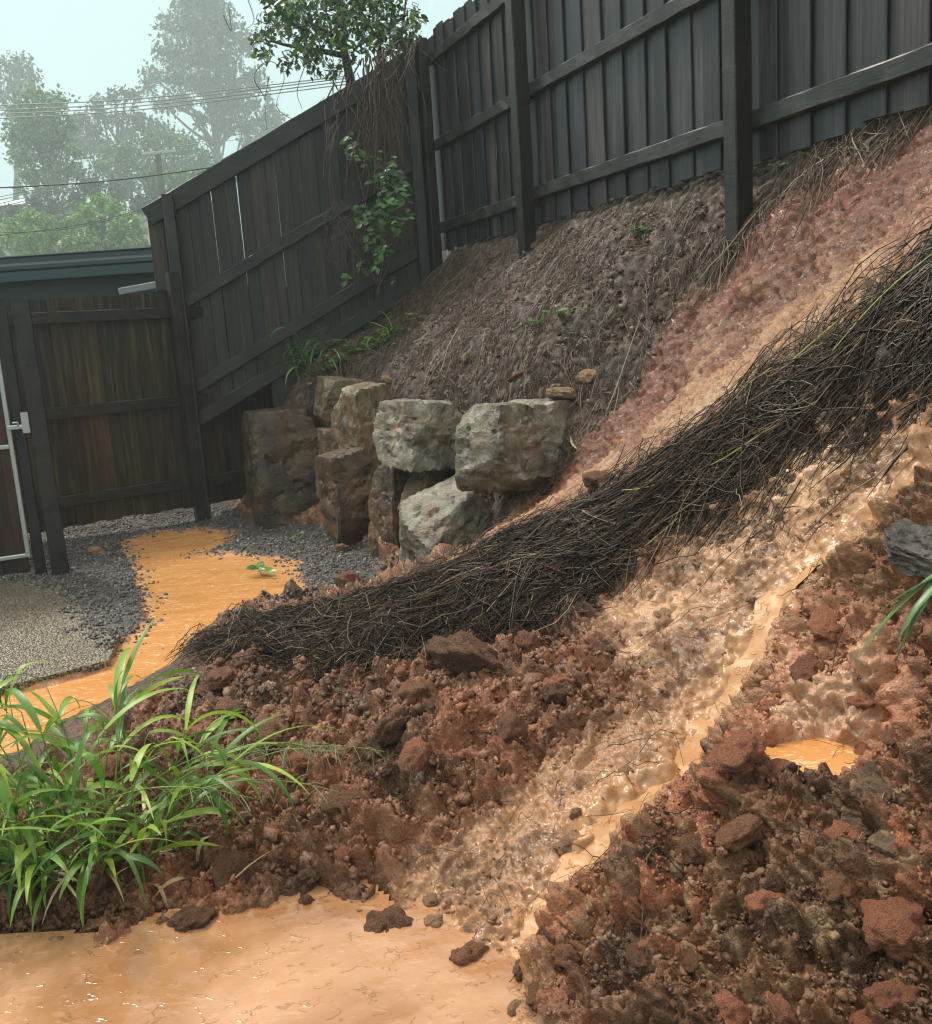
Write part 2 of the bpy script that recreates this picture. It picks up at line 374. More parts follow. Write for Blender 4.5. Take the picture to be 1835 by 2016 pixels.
for k in range(n_): GZ += wgt[k] * np.hypot(XX - cps[k, 0], YY - cps[k, 1])
def blur(a, n):
    for _ in range(n):
        p = np.pad(a, 1, mode='edge'); a = (p[:-2, 1:-1] + p[2:, 1:-1] + p[1:-1, :-2] + p[1:-1, 2:] + 4 * p[1:-1, 1:-1]) / 8
    return a
GZ = blur(GZ, 3)
def bil(g, x, y):
    fx = np.clip((np.asarray(x, float) - GX0) / GS, 0, len(gx) - 1.001); fy = np.clip((np.asarray(y, float) - GY0) / GS, 0, len(gy) - 1.001)
    i = fx.astype(int); j = fy.astype(int); a = fx - i; b = fy - j
    return g[j, i] * (1 - a) * (1 - b) + g[j, i + 1] * a * (1 - b) + g[j + 1, i] * (1 - a) * b + g[j + 1, i + 1] * a * b
def ground(x, y): return bil(GZ, x, y)
def hit(px, py, dz=0.0):                          # where that line of sight meets the ground
    d = ray(px, py); tt = np.linspace(0.8, 13, 2400); p = CAMP + d * tt[:, None]
    below = p[:, 2] < ground(p[:, 0], p[:, 1]) + dz; k = int(np.argmax(below)) if below.any() else len(tt) - 1
    return p[k]
def hits(l): return np.array([hit(*q) for q in l])

# ---- regions of the ground, as outlines on the plan
P_straw_top = [(1990, 330), (1835, 465), (1700, 590), (1500, 730), (1300, 870), (1150, 960), (1000, 1035), (850, 1110), (700, 1165), (560, 1195), (400, 1235)]
P_straw_low = [(370, 1280), (500, 1315), (640, 1325), (780, 1320), (900, 1262), (1060, 1245), (1180, 1180), (1250, 1120), (1400, 1020), (1500, 960), (1600, 880), (1700, 812), (1835, 775), (1990, 700)]
W_straw_top = np.array([hit(x, y, 0.10) for x, y in P_straw_top]); W_straw_low = hits(P_straw_low); straw_poly = np.vstack([W_straw_top, W_straw_low])
P_scar_edge = [(1835, 235), (1700, 290), (1580, 372), (1480, 450), (1420, 530), (1350, 560), (1310, 640), (1280, 720), (1230, 790), (1150, 880), (1080, 955), (1000, 1000)]
W_scar_edge = hits(P_scar_edge)
scar_poly = np.vstack([[[3.2, 1.2, 2]], [[2.35, 2.75, 2]], W_scar_edge, hits([(900, 1090)]), W_straw_top[::-1][2:], [[2.0, 1.6, 1]]])
tan_poly = hits([(1180, 1190), (1290, 1330), (1230, 1440), (1130, 1500), (980, 1600), (830, 1660), (760, 1760), (820, 1840), (900, 1990), (1010, 1930), (1080, 1790), (1190, 1650), (1290, 1550), (1375, 1500), (1400, 1420), (1460, 1330), (1500, 1230), (1560, 1150), (1650, 1080), (1830, 930), (1835, 790), (1700, 830), (1600, 890), (1500, 970), (1400, 1030), (1250, 1130)])
mound_poly = hits([(1080, 2016), (1060, 1850), (1140, 1740), (1260, 1600), (1390, 1510), (1480, 1330), (1560, 1180), (1700, 1080), (1835, 960), (1835, 1400), (1835, 2016)])
redwet_poly = hits([(1480, 1330), (1540, 1230), (1640, 1180), (1835, 1260), (1760, 1440), (1700, 1500), (1560, 1510), (1480, 1450)])
CHAN = hits([(1835, 905), (1780, 950), (1690, 1030), (1600, 1090), (1540, 1150), (1510, 1220), (1480, 1275), (1455, 1330), (1410, 1395), (1378, 1445), (1368, 1500), (1290, 1540), (1215, 1590), (1185, 1640), (1140, 1690), (1090, 1770), (1040, 1850), (1000, 1910)])
gate_pool = np.array([flat(*q) for q in [(245, 1068), (300, 1047), (400, 1040), (470, 1045), (450, 1072), (390, 1088), (480, 1090), (585, 1102), (600, 1160), (565, 1192), (430, 1228), (390, 1262), (330, 1315), (225, 1375), (120, 1430), (50, 1475), (-60, 1530), (-500, 1640), (-500, 1440), (0, 1368), (60, 1355), (215, 1315), (238, 1262), (288, 1222), (268, 1125), (245, 1085)]])
fg_pool = np.array([flat(*q) for q in [(-700, 1900), (0, 1895), (130, 1892), (250, 1880), (330, 1845), (440, 1805), (560, 1785), (660, 1772), (690, 1800), (650, 1850), (760, 1862), (870, 1838), (900, 1800), (905, 1900), (1000, 1905), (1040, 1960), (1090, 2016), (1120, 2150), (1000, 2500), (0, 2600), (-900, 2400)]])
path_poly = np.array([flat(*q) for q in [(-700, 1195), (0, 1148), (62, 1150), (135, 1168), (160, 1205), (190, 1255), (238, 1262), (215, 1315), (60, 1355), (0, 1368), (-700, 1480)]])

d_ = sdf(straw_poly, XX, YY)
ridge = 0.075 * sstep(0.02, -0.16, d_); GZ0 = GZ.copy(); GZ = GZ + ridge
for poly, dep in ((gate_pool, 0.07), (fg_pool, 0.06)):
    d_ = sdf(poly, XX, YY) + 0.05 * fbm(np.stack([XX.ravel() * 6, YY.ravel() * 6, XX.ravel() * 0], 1), 3, 72).reshape(XX.shape); GZ = GZ - dep * sstep(0.06, -0.10, d_) * (1 - 0.62 * sstep(-0.42, -0.05, XX) * (YY < 2.4))
cd, ct = polydist(CHAN, XX, YY); GZ = GZ - 0.05 * np.exp(-(cd / 0.05) ** 2)
sp = hit(1610, 1480); SPOOL = sp
d_ = np.hypot((XX - sp[0]) / 1.3, YY - sp[1]); w_ = sstep(0.20, 0.09, d_); GZ = GZ * (1 - w_) + (sp[2] - 0.03) * w_; GZ = GZ + 0.03 * np.exp(-((d_ - 0.135) / 0.03) ** 2)

# ---- the fine surface
ang = np.radians(np.r_[np.linspace(-66, -33, 50)[:-1], np.linspace(-33, 35, 580), np.linspace(35, 72, 50)[1:]])
rad = np.exp(np.r_[np.linspace(math.log(0.85), math.log(1.3), 40)[:-1], np.linspace(math.log(1.3), math.log(4.6), 600)[:-1], np.linspace(math.log(4.6), math.log(8.4), 280)[:-1], np.linspace(math.log(8.4), math.log(11.2), 20)])
AA, RR = np.meshgrid(ang, rad); vx = (RR * np.sin(AA)).ravel(); vy = (RR * np.cos(AA)).ravel()
vz = ground(vx, vy); e = 0.03
nx_ = -(ground(vx + e, vy) - ground(vx - e, vy)) / (2 * e); ny_ = -(ground(vx, vy + e) - ground(vx, vy - e)) / (2 * e)
nl = np.sqrt(nx_ ** 2 + ny_ ** 2 + 1); nrm = np.stack([nx_ / nl, ny_ / nl, 1 / nl], 1)
B3 = np.stack([vx, vy, vz], 1)
G3 = np.stack([XX.ravel(), YY.ravel(), GZ.ravel()], 1)
def low(scale, octv, seed, off=0.0): return bil(fbm(G3 * scale + off, octv, seed).reshape(XX.shape), vx, vy).astype(np.float32)
wob = low(5, 3, 5)                            # uneven borders
w1 = 0.06 * wob; wfine = 0.03 * fbm(B3 * 16, 3, 41)
D_straw = sdf(straw_poly, vx, vy); D_scar = sdf(scar_poly, vx, vy); D_tan = sdf(tan_poly, vx, vy); D_mound = sdf(mound_poly, vx, vy)
D_red = sdf(redwet_poly, vx, vy); D_gp = sdf(gate_pool, vx, vy); D_fp = sdf(fg_pool, vx, vy); D_path = sdf(path_poly, vx, vy)
cd, ct = polydist(CHAN, vx, vy); S_ = (vx - F0[0]) * FN[0] + (vy - F0[1]) * FN[1]; T_ = (vx - F0[0]) * FD[0] + (vy - F0[1]) * FD[1]
m_scar = sstep(0.05, -0.05, D_scar + w1 + wfine); m_straw = sstep(0.03, -0.05, D_straw + w1 * 0.5)
m_tan = sstep(0.10, -0.06, D_tan + w1 * 1.8 + wfine); m_mound = sstep(0.05, -0.05, D_mound + w1)
m_red = sstep(0.08, -0.08, D_red + w1 * 1.5) * 0.8
up_ = (S_ < 1.36) & (T_ < 4.9)
m_mulch = np.where((S_ < 1.45) & (vz > 0.18), 1.0, 0.0) * (1 - m_scar) * (1 - m_tan) * (1 - m_mound) * sstep(3.7, 3.3, np.where(S_ > 0.9, T_, 0))
m_mulch = np.where(m_straw > 0.5, 0, m_mulch)
debris = np.clip(1 - m_scar - m_mulch, 0, 1)
flatm = sstep(0.055, 0.035, vz) * (m_scar < .1) * (S_ > 1.2)
flatm = np.where((vy > 3.0), flatm, 0); flatm = np.where(D_gp < 0.02, np.maximum(flatm, sstep(0.06, 0.0, D_gp)), flatm)
m_chan = np.exp(-(cd / 0.10) ** 2)
# clods
SEL = np.where(debris * (1 - flatm) > 0.02)[0]
Bs = B3[SEL] + 0.015 * np.stack([perlin(B3[SEL] * 20, 1), perlin(B3[SEL] * 20, 2), perlin(B3[SEL] * 20, 3)], 1)
def lump(scale, seed):
    F1, ID = worley(Bs * scale, seed); R = 0.35 + 0.4 * ID
    return np.sqrt(np.clip(1 - (F1 / R) ** 2, 0, 1)) * R, ID
LB, IB = lump(7.0, 21); LM, IM = lump(17.0, 22); LS, IS = lump(42.0, 23); LT, IT = lump(95.0, 24)
def full(a, d=0.0):
    o = np.full(len(vx), d, np.float32); o[SEL] = a; return o
LT = full(LT); LB, IB, LM, IM, LS, IS = full(LB), full(IB, .5), full(LM), full(IM, .5), full(LS), full(IS, .5)
f5 = low(4.0, 4, 77); f20 = fbm(B3 * 22.0, 4, 78); f70 = fbm(B3 * 70.0, 3, 79)
rip = fbm(np.stack([vx * 26, vy * 26, vz * 60], 1), 4, 80); rip2 = 1 - np.abs(fbm(np.stack([vx * 14, vy * 14, vz * 26], 1), 3, 81)) * 1.6
BI = full(billow(Bs * 7.5, 4, 140, 0.48)); BF = full(billow(Bs * 30, 3, 150, 0.6))
clod = debris * (1 - flatm) * (1 - 0.75 * m_straw)
kt = 1 - 0.84 * m_tan - 0.25 * m_red; nearwater = sstep(-0.06, 0.10, D_fp)
disp = clod * kt * (0.100 * BI + 0.020 * BF + 0.060 * LB * (0.2 + 0.8 * sstep(-.3, .4, f5)) + 0.040 * LM + 0.022 * LS + 0.009 * LT) * (0.3 + 0.7 * nearwater)
disp += clod * (0.010 * f20 + 0.006 * f70) * (1 - 0.35 * m_tan) + clod * 0.03 * f5 * nearwater
groove = full(billow(np.stack([cd[SEL] * 20 + 0.35 * f20[SEL], ct[SEL] * 8.0, cd[SEL] * 0], 1), 3, 160, 0.55))
disp += m_tan * clod * 0.026 * groove * sstep(0.02, 0.12, cd)
disp += m_tan * clod * (0.006 * rip + 0.007 * rip2 + 0.004 * BF + 0.020 * BI)
disp += m_scar * (0.016 * rip + 0.008 * rip2 + 0.04 * f5 + 0.008 * f70 + 0.008 * f20)
disp += m_mulch * (0.018 * f20 + 0.02 * f5 + 0.006 * f70)
disp += flatm * (0.010 * f5 + 0.006 * f20 + 0.002 * f70)
disp += m_straw * 0.03 * f5
disp *= (1 - 0.85 * np.exp(-(cd / 0.05) ** 2)) * (1 - 0.9 * sstep(0.13, 0.07, np.hypot((vx - SPOOL[0]) / 1.3, vy - SPOOL[1])))
V = B3 + nrm * disp[:, None]
# ---- soil colours (the soil itself; on the scar, overhang shade too)
def C(*c): return np.array(c, np.float32)[None, :]
def mixc(a, b, w): return a * (1 - w[:, None]) + b * w[:, None]
N_ = len(vx); col = np.repeat(C(0.160, 0.072, 0.035), N_, 0)
col = mixc(col, C(0.235, 0.088, 0.042), sstep(0.35, 0.9, full(0) + IB * 0.6 + IM * 0.5) * 0.9)
col = mixc(col, C(0.062, 0.030, 0.015), sstep(-0.05, 0.4, low(3.2, 4, 91)) * 0.85)
col = mixc(col, C(0.30, 0.17, 0.10), sstep(0.75, 0.95, IM) * 0.5)
cm = np.repeat(C(0.155, 0.074, 0.035), N_, 0); redz = sstep(-0.15, 0.35, low(2.0, 3, 92) + sstep(0.3, 0.9, vx) * 0.5 - 0.2)
cm = mixc(cm, C(0.31, 0.10, 0.048), redz * sstep(0.25, 0.7, IM * .6 + IB * .5) * 0.95)
cm = mixc(cm, C(0.055, 0.026, 0.013), sstep(0.0, 0.45, low(5, 4, 93)) * 0.85)
cm = mixc(cm, C(0.26, 0.17, 0.09), sstep(0.82, 0.97, IS) * 0.7)
col = mixc(col, cm, m_mound)
col = mixc(col, mixc(np.repeat(C(0.44, 0.19, 0.105), N_, 0), C(0.54, 0.32, 0.20), sstep(-.2, .5, f5)), m_red)
ctan = mixc(np.repeat(C(0.34, 0.18, 0.092), N_, 0), C(0.13, 0.062, 0.031), np.clip(sstep(-0.1, 0.4, low(6, 4, 94) + 0.25 * sstep(0.3, 0.7, IM) - 0.05) * 0.8, 0, 1))
ctan = mixc(ctan, C(0.52, 0.31, 0.175), sstep(0.15, 0.5, low(4, 3, 95)) * 0.7)
col = mixc(col, ctan, m_tan)
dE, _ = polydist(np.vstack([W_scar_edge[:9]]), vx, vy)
cs = mixc(np.repeat(C(0.36, 0.195, 0.105), N_, 0), C(0.13, 0.040, 0.019), sstep(0.80, 0.24, dE + 0.35 * f5) * 0.95)  # rust red towards the lip, with the overhang's shade put into the colour
cs = mixc(cs, C(0.50, 0.34, 0.22), sstep(0.0, 0.5, low(5, 4, 96)) * 0.5 * sstep(.2, .6, dE))
cs = mixc(cs, C(0.19, 0.062, 0.036), sstep(0.0, 0.45, low(3.3, 4, 97)) * 0.75)
cs = mixc(cs, C(0.07, 0.032, 0.02), sstep(0.1, 0.5, -rip) * 0.7)  # darker where the ripple relief dips
col = mixc(col, cs, m_scar)
cmu = mixc(np.repeat(C(0.062, 0.039, 0.027), N_, 0), C(0.12, 0.082, 0.06), sstep(-0.1, 0.6, f20)); cmu = mixc(cmu, C(0.035, 0.026, 0.023), sstep(0, 0.5, f5) * 0.7)
col = mixc(col, cmu, m_mulch)
col = mixc(col, C(0.022, 0.015, 0.012), m_straw * 0.93)
cg = mixc(np.repeat(C(0.055, 0.052, 0.055), N_, 0), C(0.16, 0.15, 0.145), sstep(0.1, 0.7, f70)); cg = mixc(cg, C(0.05, 0.036, 0.028), sstep(-.3, .3, f5) * sstep(5.0, 6.5, vy) * .8)
cmud = mixc(np.repeat(C(0.10, 0.055, 0.035), N_, 0), C(0.05, 0.033, 0.025), sstep(-.2, .4, f20)); cg = mixc(cmud, cg, np.maximum(sstep(4.7, 5.3, vy), sstep(0.45, 0.15, D_path)))
col = mixc(col, cg, flatm)
wetc = np.repeat(C(0.46, 0.245, 0.115), N_, 0)
col = mixc(col, wetc, np.clip(m_chan * 0.95, 0, 1) * sstep(-0.5, 0.3, f20 + 0.3))
col = mixc(col, C(0.62, 0.36, 0.19), sstep(0.02, -0.05, D_fp + w1) * 0.9)
col = mixc(col, C(0.50, 0.24, 0.09), sstep(0.03, -0.03, D_gp + wfine) * 0.9)
wetp = sstep(-0.05, 0.25, f20 * 0.6 + f70 * 0.5)
rough = np.clip(0.55 - 0.36 * wetp - 0.26 * m_tan + 0.06 * m_scar + 0.22 * m_tan * sstep(-0.1, 0.25, low(4.5, 3, 98)) - 0.2 * m_red - 0.2 * m_chan + 0.2 * m_mulch, 0.10, 0.85)

fine = np.clip(1 - 0.62 * m_tan - 0.2 * m_scar - 0.6 * m_red - 0.5 * m_chan, 0.12, 1)
t = NT('wet_soil'); a = t.n('ShaderNodeAttribute', attribute_name='soil').outputs['Color']; ro = t.n('ShaderNodeAttribute', attribute_name='wet').outputs['Fac']; fi = t.n('ShaderNodeAttribute', attribute_name='fine').outputs['Fac']
pos = geo_pos(t); n1 = t.noise(pos, 170, 3, 0.7); n2 = t.noise(pos, 45, 3, 0.6)
c = t.mix(a, t.mix((0.30,) * 3, (1.7,) * 3, n1.outputs[0]), t.math('MULTIPLY', fi, 0.75), 'MULTIPLY'); c = t.mix(c, t.mix((0.40,) * 3, (1.6,) * 3, n2.outputs[0]), t.math('ADD', t.math('MULTIPLY', fi, 0.45), 0.2), 'MULTIPLY')
t.set(Base_Color=c, Roughness=t.math('ADD', ro, t.math('MULTIPLY', t.math('SUBTRACT', n2.outputs[0], 0.5), 0.3)), Specular_IOR_Level=t.math('SUBTRACT', 0.56, t.math('MULTIPLY', fi, 0.2)))
h_ = t.math('ADD', t.math('ABSOLUTE', t.math('SUBTRACT', n2.outputs[0], 0.5)), t.math('MULTIPLY', t.math('ABSOLUTE', t.math('SUBTRACT', n1.outputs[0], 0.5)), 0.35))
t.bump(t.math('MULTIPLY', h_, t.math('ADD', t.math('MULTIPLY', fi, 0.8), 0.12)), 1.0, 0.015); M_soil = t.m
na, nr_ = len(ang), len(rad); gi = np.arange(na * nr_).reshape(nr_, na)
quads = np.stack([gi[:-1, :-1], gi[:-1, 1:], gi[1:, 1:], gi[1:, :-1]], -1).reshape(-1, 4)[:, ::-1]
hill = link('hillside', mesh_np('hillside', V, quads, M_soil, True, {'soil': col, 'wet': rough, 'fine': fine}))
tag(hill, 'slipped clay bank of scar, clods and mulch running down from the fence', 'hillside', kind='structure')
VZ = V[:, 2].reshape(nr_, na)
def surf(x, y):                                   # height of the finished surface
    x = np.asarray(x, float); y = np.asarray(y, float)
    fa = np.clip(np.interp(np.arctan2(x, y), ang, np.arange(na)), 0, na - 1.001); fr = np.clip(np.interp(np.hypot(x, y), rad, np.arange(nr_)), 0, nr_ - 1.001)
    i = fa.astype(int); j = fr.astype(int); a = fa - i; b = fr - j
    return VZ[j, i] * (1 - a) * (1 - b) + VZ[j, i + 1] * a * (1 - b) + VZ[j + 1, i] * (1 - a) * b + VZ[j + 1, i + 1] * a * b

COLG = col.reshape(nr_, na, 3)
def soil_at(x, y):                                # the soil's own colour there
    i = np.clip(np.round(np.interp(np.arctan2(x, y), ang, np.arange(na))), 0, na - 1).astype(int); j = np.clip(np.round(np.interp(np.hypot(x, y), rad, np.arange(nr_))), 0, nr_ - 1).astype(int)
    return COLG[j, i]
# far ground beyond the fences
t = NT('far_grass'); nn = t.noise(geo_pos(t), 0.6, 5); t.set(Base_Color=t.mix((0.04, 0.06, 0.02), (0.09, 0.11, 0.04), nn.outputs[0]), Roughness=0.8); M_far = t.m
gv, gf = [], []
for j, y_ in enumerate((9.0, 14, 30, 60, 100, 160, 300, 600)):
    for i, x_ in enumerate((-400, -120, -50, -15, 15, 50, 120, 400)): gv.append((x_, y_, -0.12 + 0.0 * y_))
gv += [(-400, -60, -0.12), (400, -60, -0.12)]
for j in range(7):
    for i in range(7): gf.append((j * 8 + i, j * 8 + i + 1, (j + 1) * 8 + i + 1, (j + 1) * 8 + i))
gf.append((64, 65, 7, 6, 5, 4, 3, 2, 1, 0))
tag(link('ground', mesh_py('ground', gv, gf, M_far)), 'green ground beyond the fences', 'ground', kind='structure')

# ================================================================== FENCES
M_woodC = wood_mat('wet_grey_palings', (0.014, 0.0145, 0.017), (0.062, 0.065, 0.075), 0.0, 0.40)
M_woodB = wood_mat('dark_brown_palings', (0.009, 0.007, 0.006), (0.036, 0.026, 0.022), 0.25, 0.45)
M_woodA = wood_mat('mossy_brown_palings', (0.012, 0.008, 0.0055), (0.056, 0.035, 0.022), 0.5, 0.42, red=0.25)
M_post = rail_mat('wet_post_timber', (0.010, 0.009, 0.008), (0.036, 0.031, 0.028))
M_rail = rail_mat('wet_rail_timber', (0.016, 0.015, 0.016), (0.062, 0.059, 0.058))
M_railB = rail_mat('dark_rail_timber', (0.008, 0.007, 0.006), (0.034, 0.029, 0.024))
M_gate = wood_mat('red_brown_gate_palings', (0.010, 0.006, 0.005), (0.045, 0.022, 0.016), 0.1, 0.4, red=0.4)

def paling(parent, a, b, top, bot, nrm2, thick, m, seed, slope=0.0):
    # a, b plan ends of one board; top/bot heights at its middle; slope = rise per metre along the board's width
    rg = np.random.default_rng(seed); a = np.asarray(a); b = np.asarray(b); n = np.asarray(nrm2); w = np.linalg.norm(b - a)
    c = 0.004; d = (b - a) / w; v = []; lean = rg.normal(0, 0.004)
    prof = [(0, -thick / 2 + c), (c, -thick / 2), (w - c, -thick / 2), (w, -thick / 2 + c), (w, thick / 2 - c), (w - c, thick / 2), (c, thick / 2), (0, thick / 2 - c)]
    cup = rg.normal(0, 0.0025)
    for lev in (0, 0.33, 0.67, 1.0):
        for (x, y) in prof:
            p = a + d * (x + lean * (lev - .5)) + n * (y + cup * math.sin(math.pi * lev) * (1 if 0 < lev < 1 else 0))
            sl = slope * (x - w / 2); lo, hi = bot + sl, top + sl
            v.append((p[0], p[1], lo + (hi - lo) * lev))
    f = [(k * 8 + j, k * 8 + (j + 1) % 8, (k + 1) * 8 + (j + 1) % 8, (k + 1) * 8 + j) for k in range(3) for j in range(8)]
    f += [tuple(range(7, -1, -1)), tuple(24 + j for j in range(8))]
    return link('paling', mesh_py('paling', v, f, m), parent)
def row_of_palings(parent, p, d, n, u0_, u1_, w, top, bot, m, seed, gaps=(), slope=0.0, off=0.0, jt=0.012, jb=0.015):
    rg = np.random.default_rng(seed); u = u0_; k = 0
    while u < u1_ - 0.02:
        ww = w * rg.uniform(0.92, 1.08); g = 0.009 if k in gaps else 0.0008
        bck = 0.016 * (k % 2); a = p + d * u + n * (off - bck + rg.normal(0, 0.0012)); b = a + d * (min(ww, u1_ - u) - (0.001 if k in gaps else -0.02)) + n * rg.normal(0, 0.002)
        um = u + ww / 2
        paling(parent, a, b, top(um) + rg.normal(0, jt), bot(um) + rg.normal(0, jb), n, 0.015, m, seed * 100 + k, slope)
        u += ww; k += 1

# --- long fence on top of the bank (right)
fc = empty('paling_fence', (*ts(2.0, 0), 2.0))
tag(fc, 'long grey paling fence on top of the bank, level rails, square posts', 'fence')
row_of_palings(fc, F0, FD, FN, -0.06, 7.4, 0.104, lambda u: 3.85 + 0.02 * math.sin(u * 5), lambda u: 2.115 + 0.012 * math.sin(u * 3), M_woodC, 31, off=-0.075, jt=0.02, jb=0.012)
for z_ in (2.30, 2.975, 3.655):
    for u_a, u_b in ((0.03, 1.72), (1.74, 3.90), (3.915, 6.05), (6.06, 7.4)):
        pa, pb = ts(u_a, -0.043), ts(u_b, -0.043); dz = 0.012 * math.sin(u_a * 7 + z_)
        link('rail', boxmesh('rail', (*pa, z_ + dz), (*pb, z_ - dz * .5), 0.046, 0.082, (*FN, 0), M_rail, 0.005, 24, 0.0016, int(u_a * 10 + z_ * 100)), fc)
for u_ in (1.72, 3.905, 6.05):
    p = ts(u_, 0.033); link('post', boxmesh('post', (*p, 1.6), (*p, 3.95), 0.104, 0.094, (*FN, 0), M_post, 0.006, 10, 0.0008, int(u_ * 10)), fc)
p = ts(0.06, 0.03); link('post', boxmesh('post', (*p, 1.6), (*p, 3.80), 0.08, 0.08, (*FN, 0), M_post, 0.006, 10, 0.001, 5), fc)
# --- stepping side fence climbing the slope (centre)
BP = np.array([-2.42, 7.895]); BD = np.array([0.985, 0.17]); BD /= np.linalg.norm(BD); BN = np.array([BD[1], -BD[0]])
topB = lambda u: 2.60 + 0.515 * u
fb = empty('paling_fence', (-1.2, 8.1, 1.0)); tag(fb, 'dark brown paling fence climbing the slope behind the boulders', 'fence')
row_of_palings(fb, BP, BD, BN, 0.0, 2.36, 0.105, topB, lambda u: topB(u) - (1.90 if u < 0.85 else 2.25), M_woodB, 32, gaps=(4, 6, 9), slope=0.515, off=-0.055, jt=0.002)
for o_, h_, dep in ((-0.095, 0.15, 0.040), (-0.90, 0.095, 0.042), (-1.60, 0.10, 0.042), (-1.87, 0.11, 0.03)):
    a_, b_ = BP + BD * 0.20 + BN * -0.024, BP + BD * 2.26 + BN * -0.024
    if o_ == -0.095: a_ = BP + BD * 0.0 + BN * -0.024
    link('rail', boxmesh('rail', (*a_, topB((a_ - BP) @ BD) + o_), (*b_, topB(2.26) + o_), dep, h_, (*BN, 0), M_railB, 0.004, 20, 0.0012, int(-o_ * 100)), fb)
p = BP + BD * 0.19 + BN * 0.045; link('post', boxmesh('post', (*p, -0.2), (*p, 2.66), 0.09, 0.09, (*BN, 0), M_post, 0.006, 10, 0.001, 9), fb)
p = BP + BD * 2.235 + BN * 0.03; link('post', boxmesh('post', (*p, 1.4), (*p, 3.80), 0.09, 0.09, (*BN, 0), M_post, 0.006, 8, 0.001, 10), fb)
# --- low level fence (left)
AP = np.array([-3.75, 6.765]); AD = np.array([0.8, 0.6]); AN = np.array([0.6, -0.8])
fa = empty('paling_fence', (-2.8, 7.5, 0.0)); tag(fa, 'low mossy brown paling fence with level rails beside the gate', 'fence')
row_of_palings(fa, AP, AD, AN, 0.0, 3.0, 0.108, lambda u: 1.885 + 0.03 * (u - 1.2), lambda u: 0.112, M_woodA, 33, off=-0.05, jt=0.008, jb=0.006)
for z_ in (1.725, 1.005, 0.315):
    for u_a, u_b in ((0.1, 1.83), (1.845, 2.5)):
        pa, pb = AP + AD * u_a + AN * -0.02, AP + AD * u_b + AN * -0.02
        link('rail', boxmesh('rail', (*pa, z_), (*pb, z_ + .01), 0.042, 0.088, (*AN, 0), M_railB, 0.004, 16, 0.001, int(z_ * 100 + u_a * 7)), fa)
p = AP + AD * 1.835 + AN * 0.055; link('post', boxmesh('post', (*p, -0.3), (*p, 2.05), 0.085, 0.085, (*AN, 0), M_post, 0.005, 10, 0.001, 12), fa)
for q in (0.99, 1.02):
    pass
# --- gate and its post
M_galv = plain('galvanised_steel', (0.50, 0.52, 0.53), 0.38, 0.7, 0.2, 30)
GP = np.array([-2.70, 6.03]); GD = np.array([0.907, 0.422]); GN = np.array([0.422, -0.907])
gp = empty('gate_post', (*GP, 0)); tag(gp, 'thick dark square timber post beside the steel framed gate', 'post')
link('post', boxmesh('post', (*(GP + GD * 0.0), -0.25), (*(GP + GD * 0.0), 1.775), 0.10, 0.105, (*GN, 0), M_post, 0.007, 12, 0.001, 14), gp)
link('stop_post', boxmesh('stop_post', (*(GP - GD * 0.115 - GN * 0.06), -0.25), (*(GP - GD * 0.115 - GN * 0.06), 1.76), 0.07, 0.07, (*GN, 0), M_post, 0.006, 10, 0.001, 15), gp)
gt = empty('gate', (*(GP - GD * 0.6), 0.1)); tag(gt, 'side gate of red brown palings in a pale galvanised steel frame', 'gate')
row_of_palings(gt, GP - GD * 1.10, GD, GN, 0.0, 0.90, 0.105, lambda u: 1.72, lambda u: 0.06, M_gate, 34, off=-0.02)
st = GP - GD * 0.175; fr = GP - GD * 1.05
link('frame_stile', boxmesh('frame_stile', (*st, 0.16), (*st, 1.60), 0.028, 0.028, (*GN, 0), M_galv, 0.004), gt)
link('frame_stile', boxmesh('frame_stile', (*fr, 0.16), (*fr, 1.60), 0.028, 0.028, (*GN, 0), M_galv, 0.004), gt)
for z_ in (0.17, 0.88, 1.585):
    link('frame_rail', boxmesh('frame_rail', (*(fr + GD * 0.015), z_), (*(st - GD * 0.015), z_), 0.026, 0.026, (*GN, 0), M_galv, 0.004), gt)
lt = GP - GD * 0.12 + GN * 0.045
lk = link('latch', boxmesh('latch', (*(lt - GD * 0.06), 1.0), (*(lt + GD * 0.05), 1.0), 0.02, 0.028, (*GN, 0), M_galv, 0.004), gt)
link('latch_plate', boxmesh('latch_plate', (*(lt + GD * 0.045 + GN * .006), 0.96), (*(lt + GD * 0.045 + GN * .006), 1.09), 0.012, 0.045, (*GN, 0), M_galv, 0.003), lk)
link('latch_pin', tube_mesh('latch_pin', [(*(lt + GD * 0.0 + GN * 0.01), 1.01), (*(lt + GD * 0.0 + GN * 0.03), 1.03), (*(lt - GD * 0.03 + GN * 0.03), 1.03)], [0.006], M_galv, 6, 8), lk)

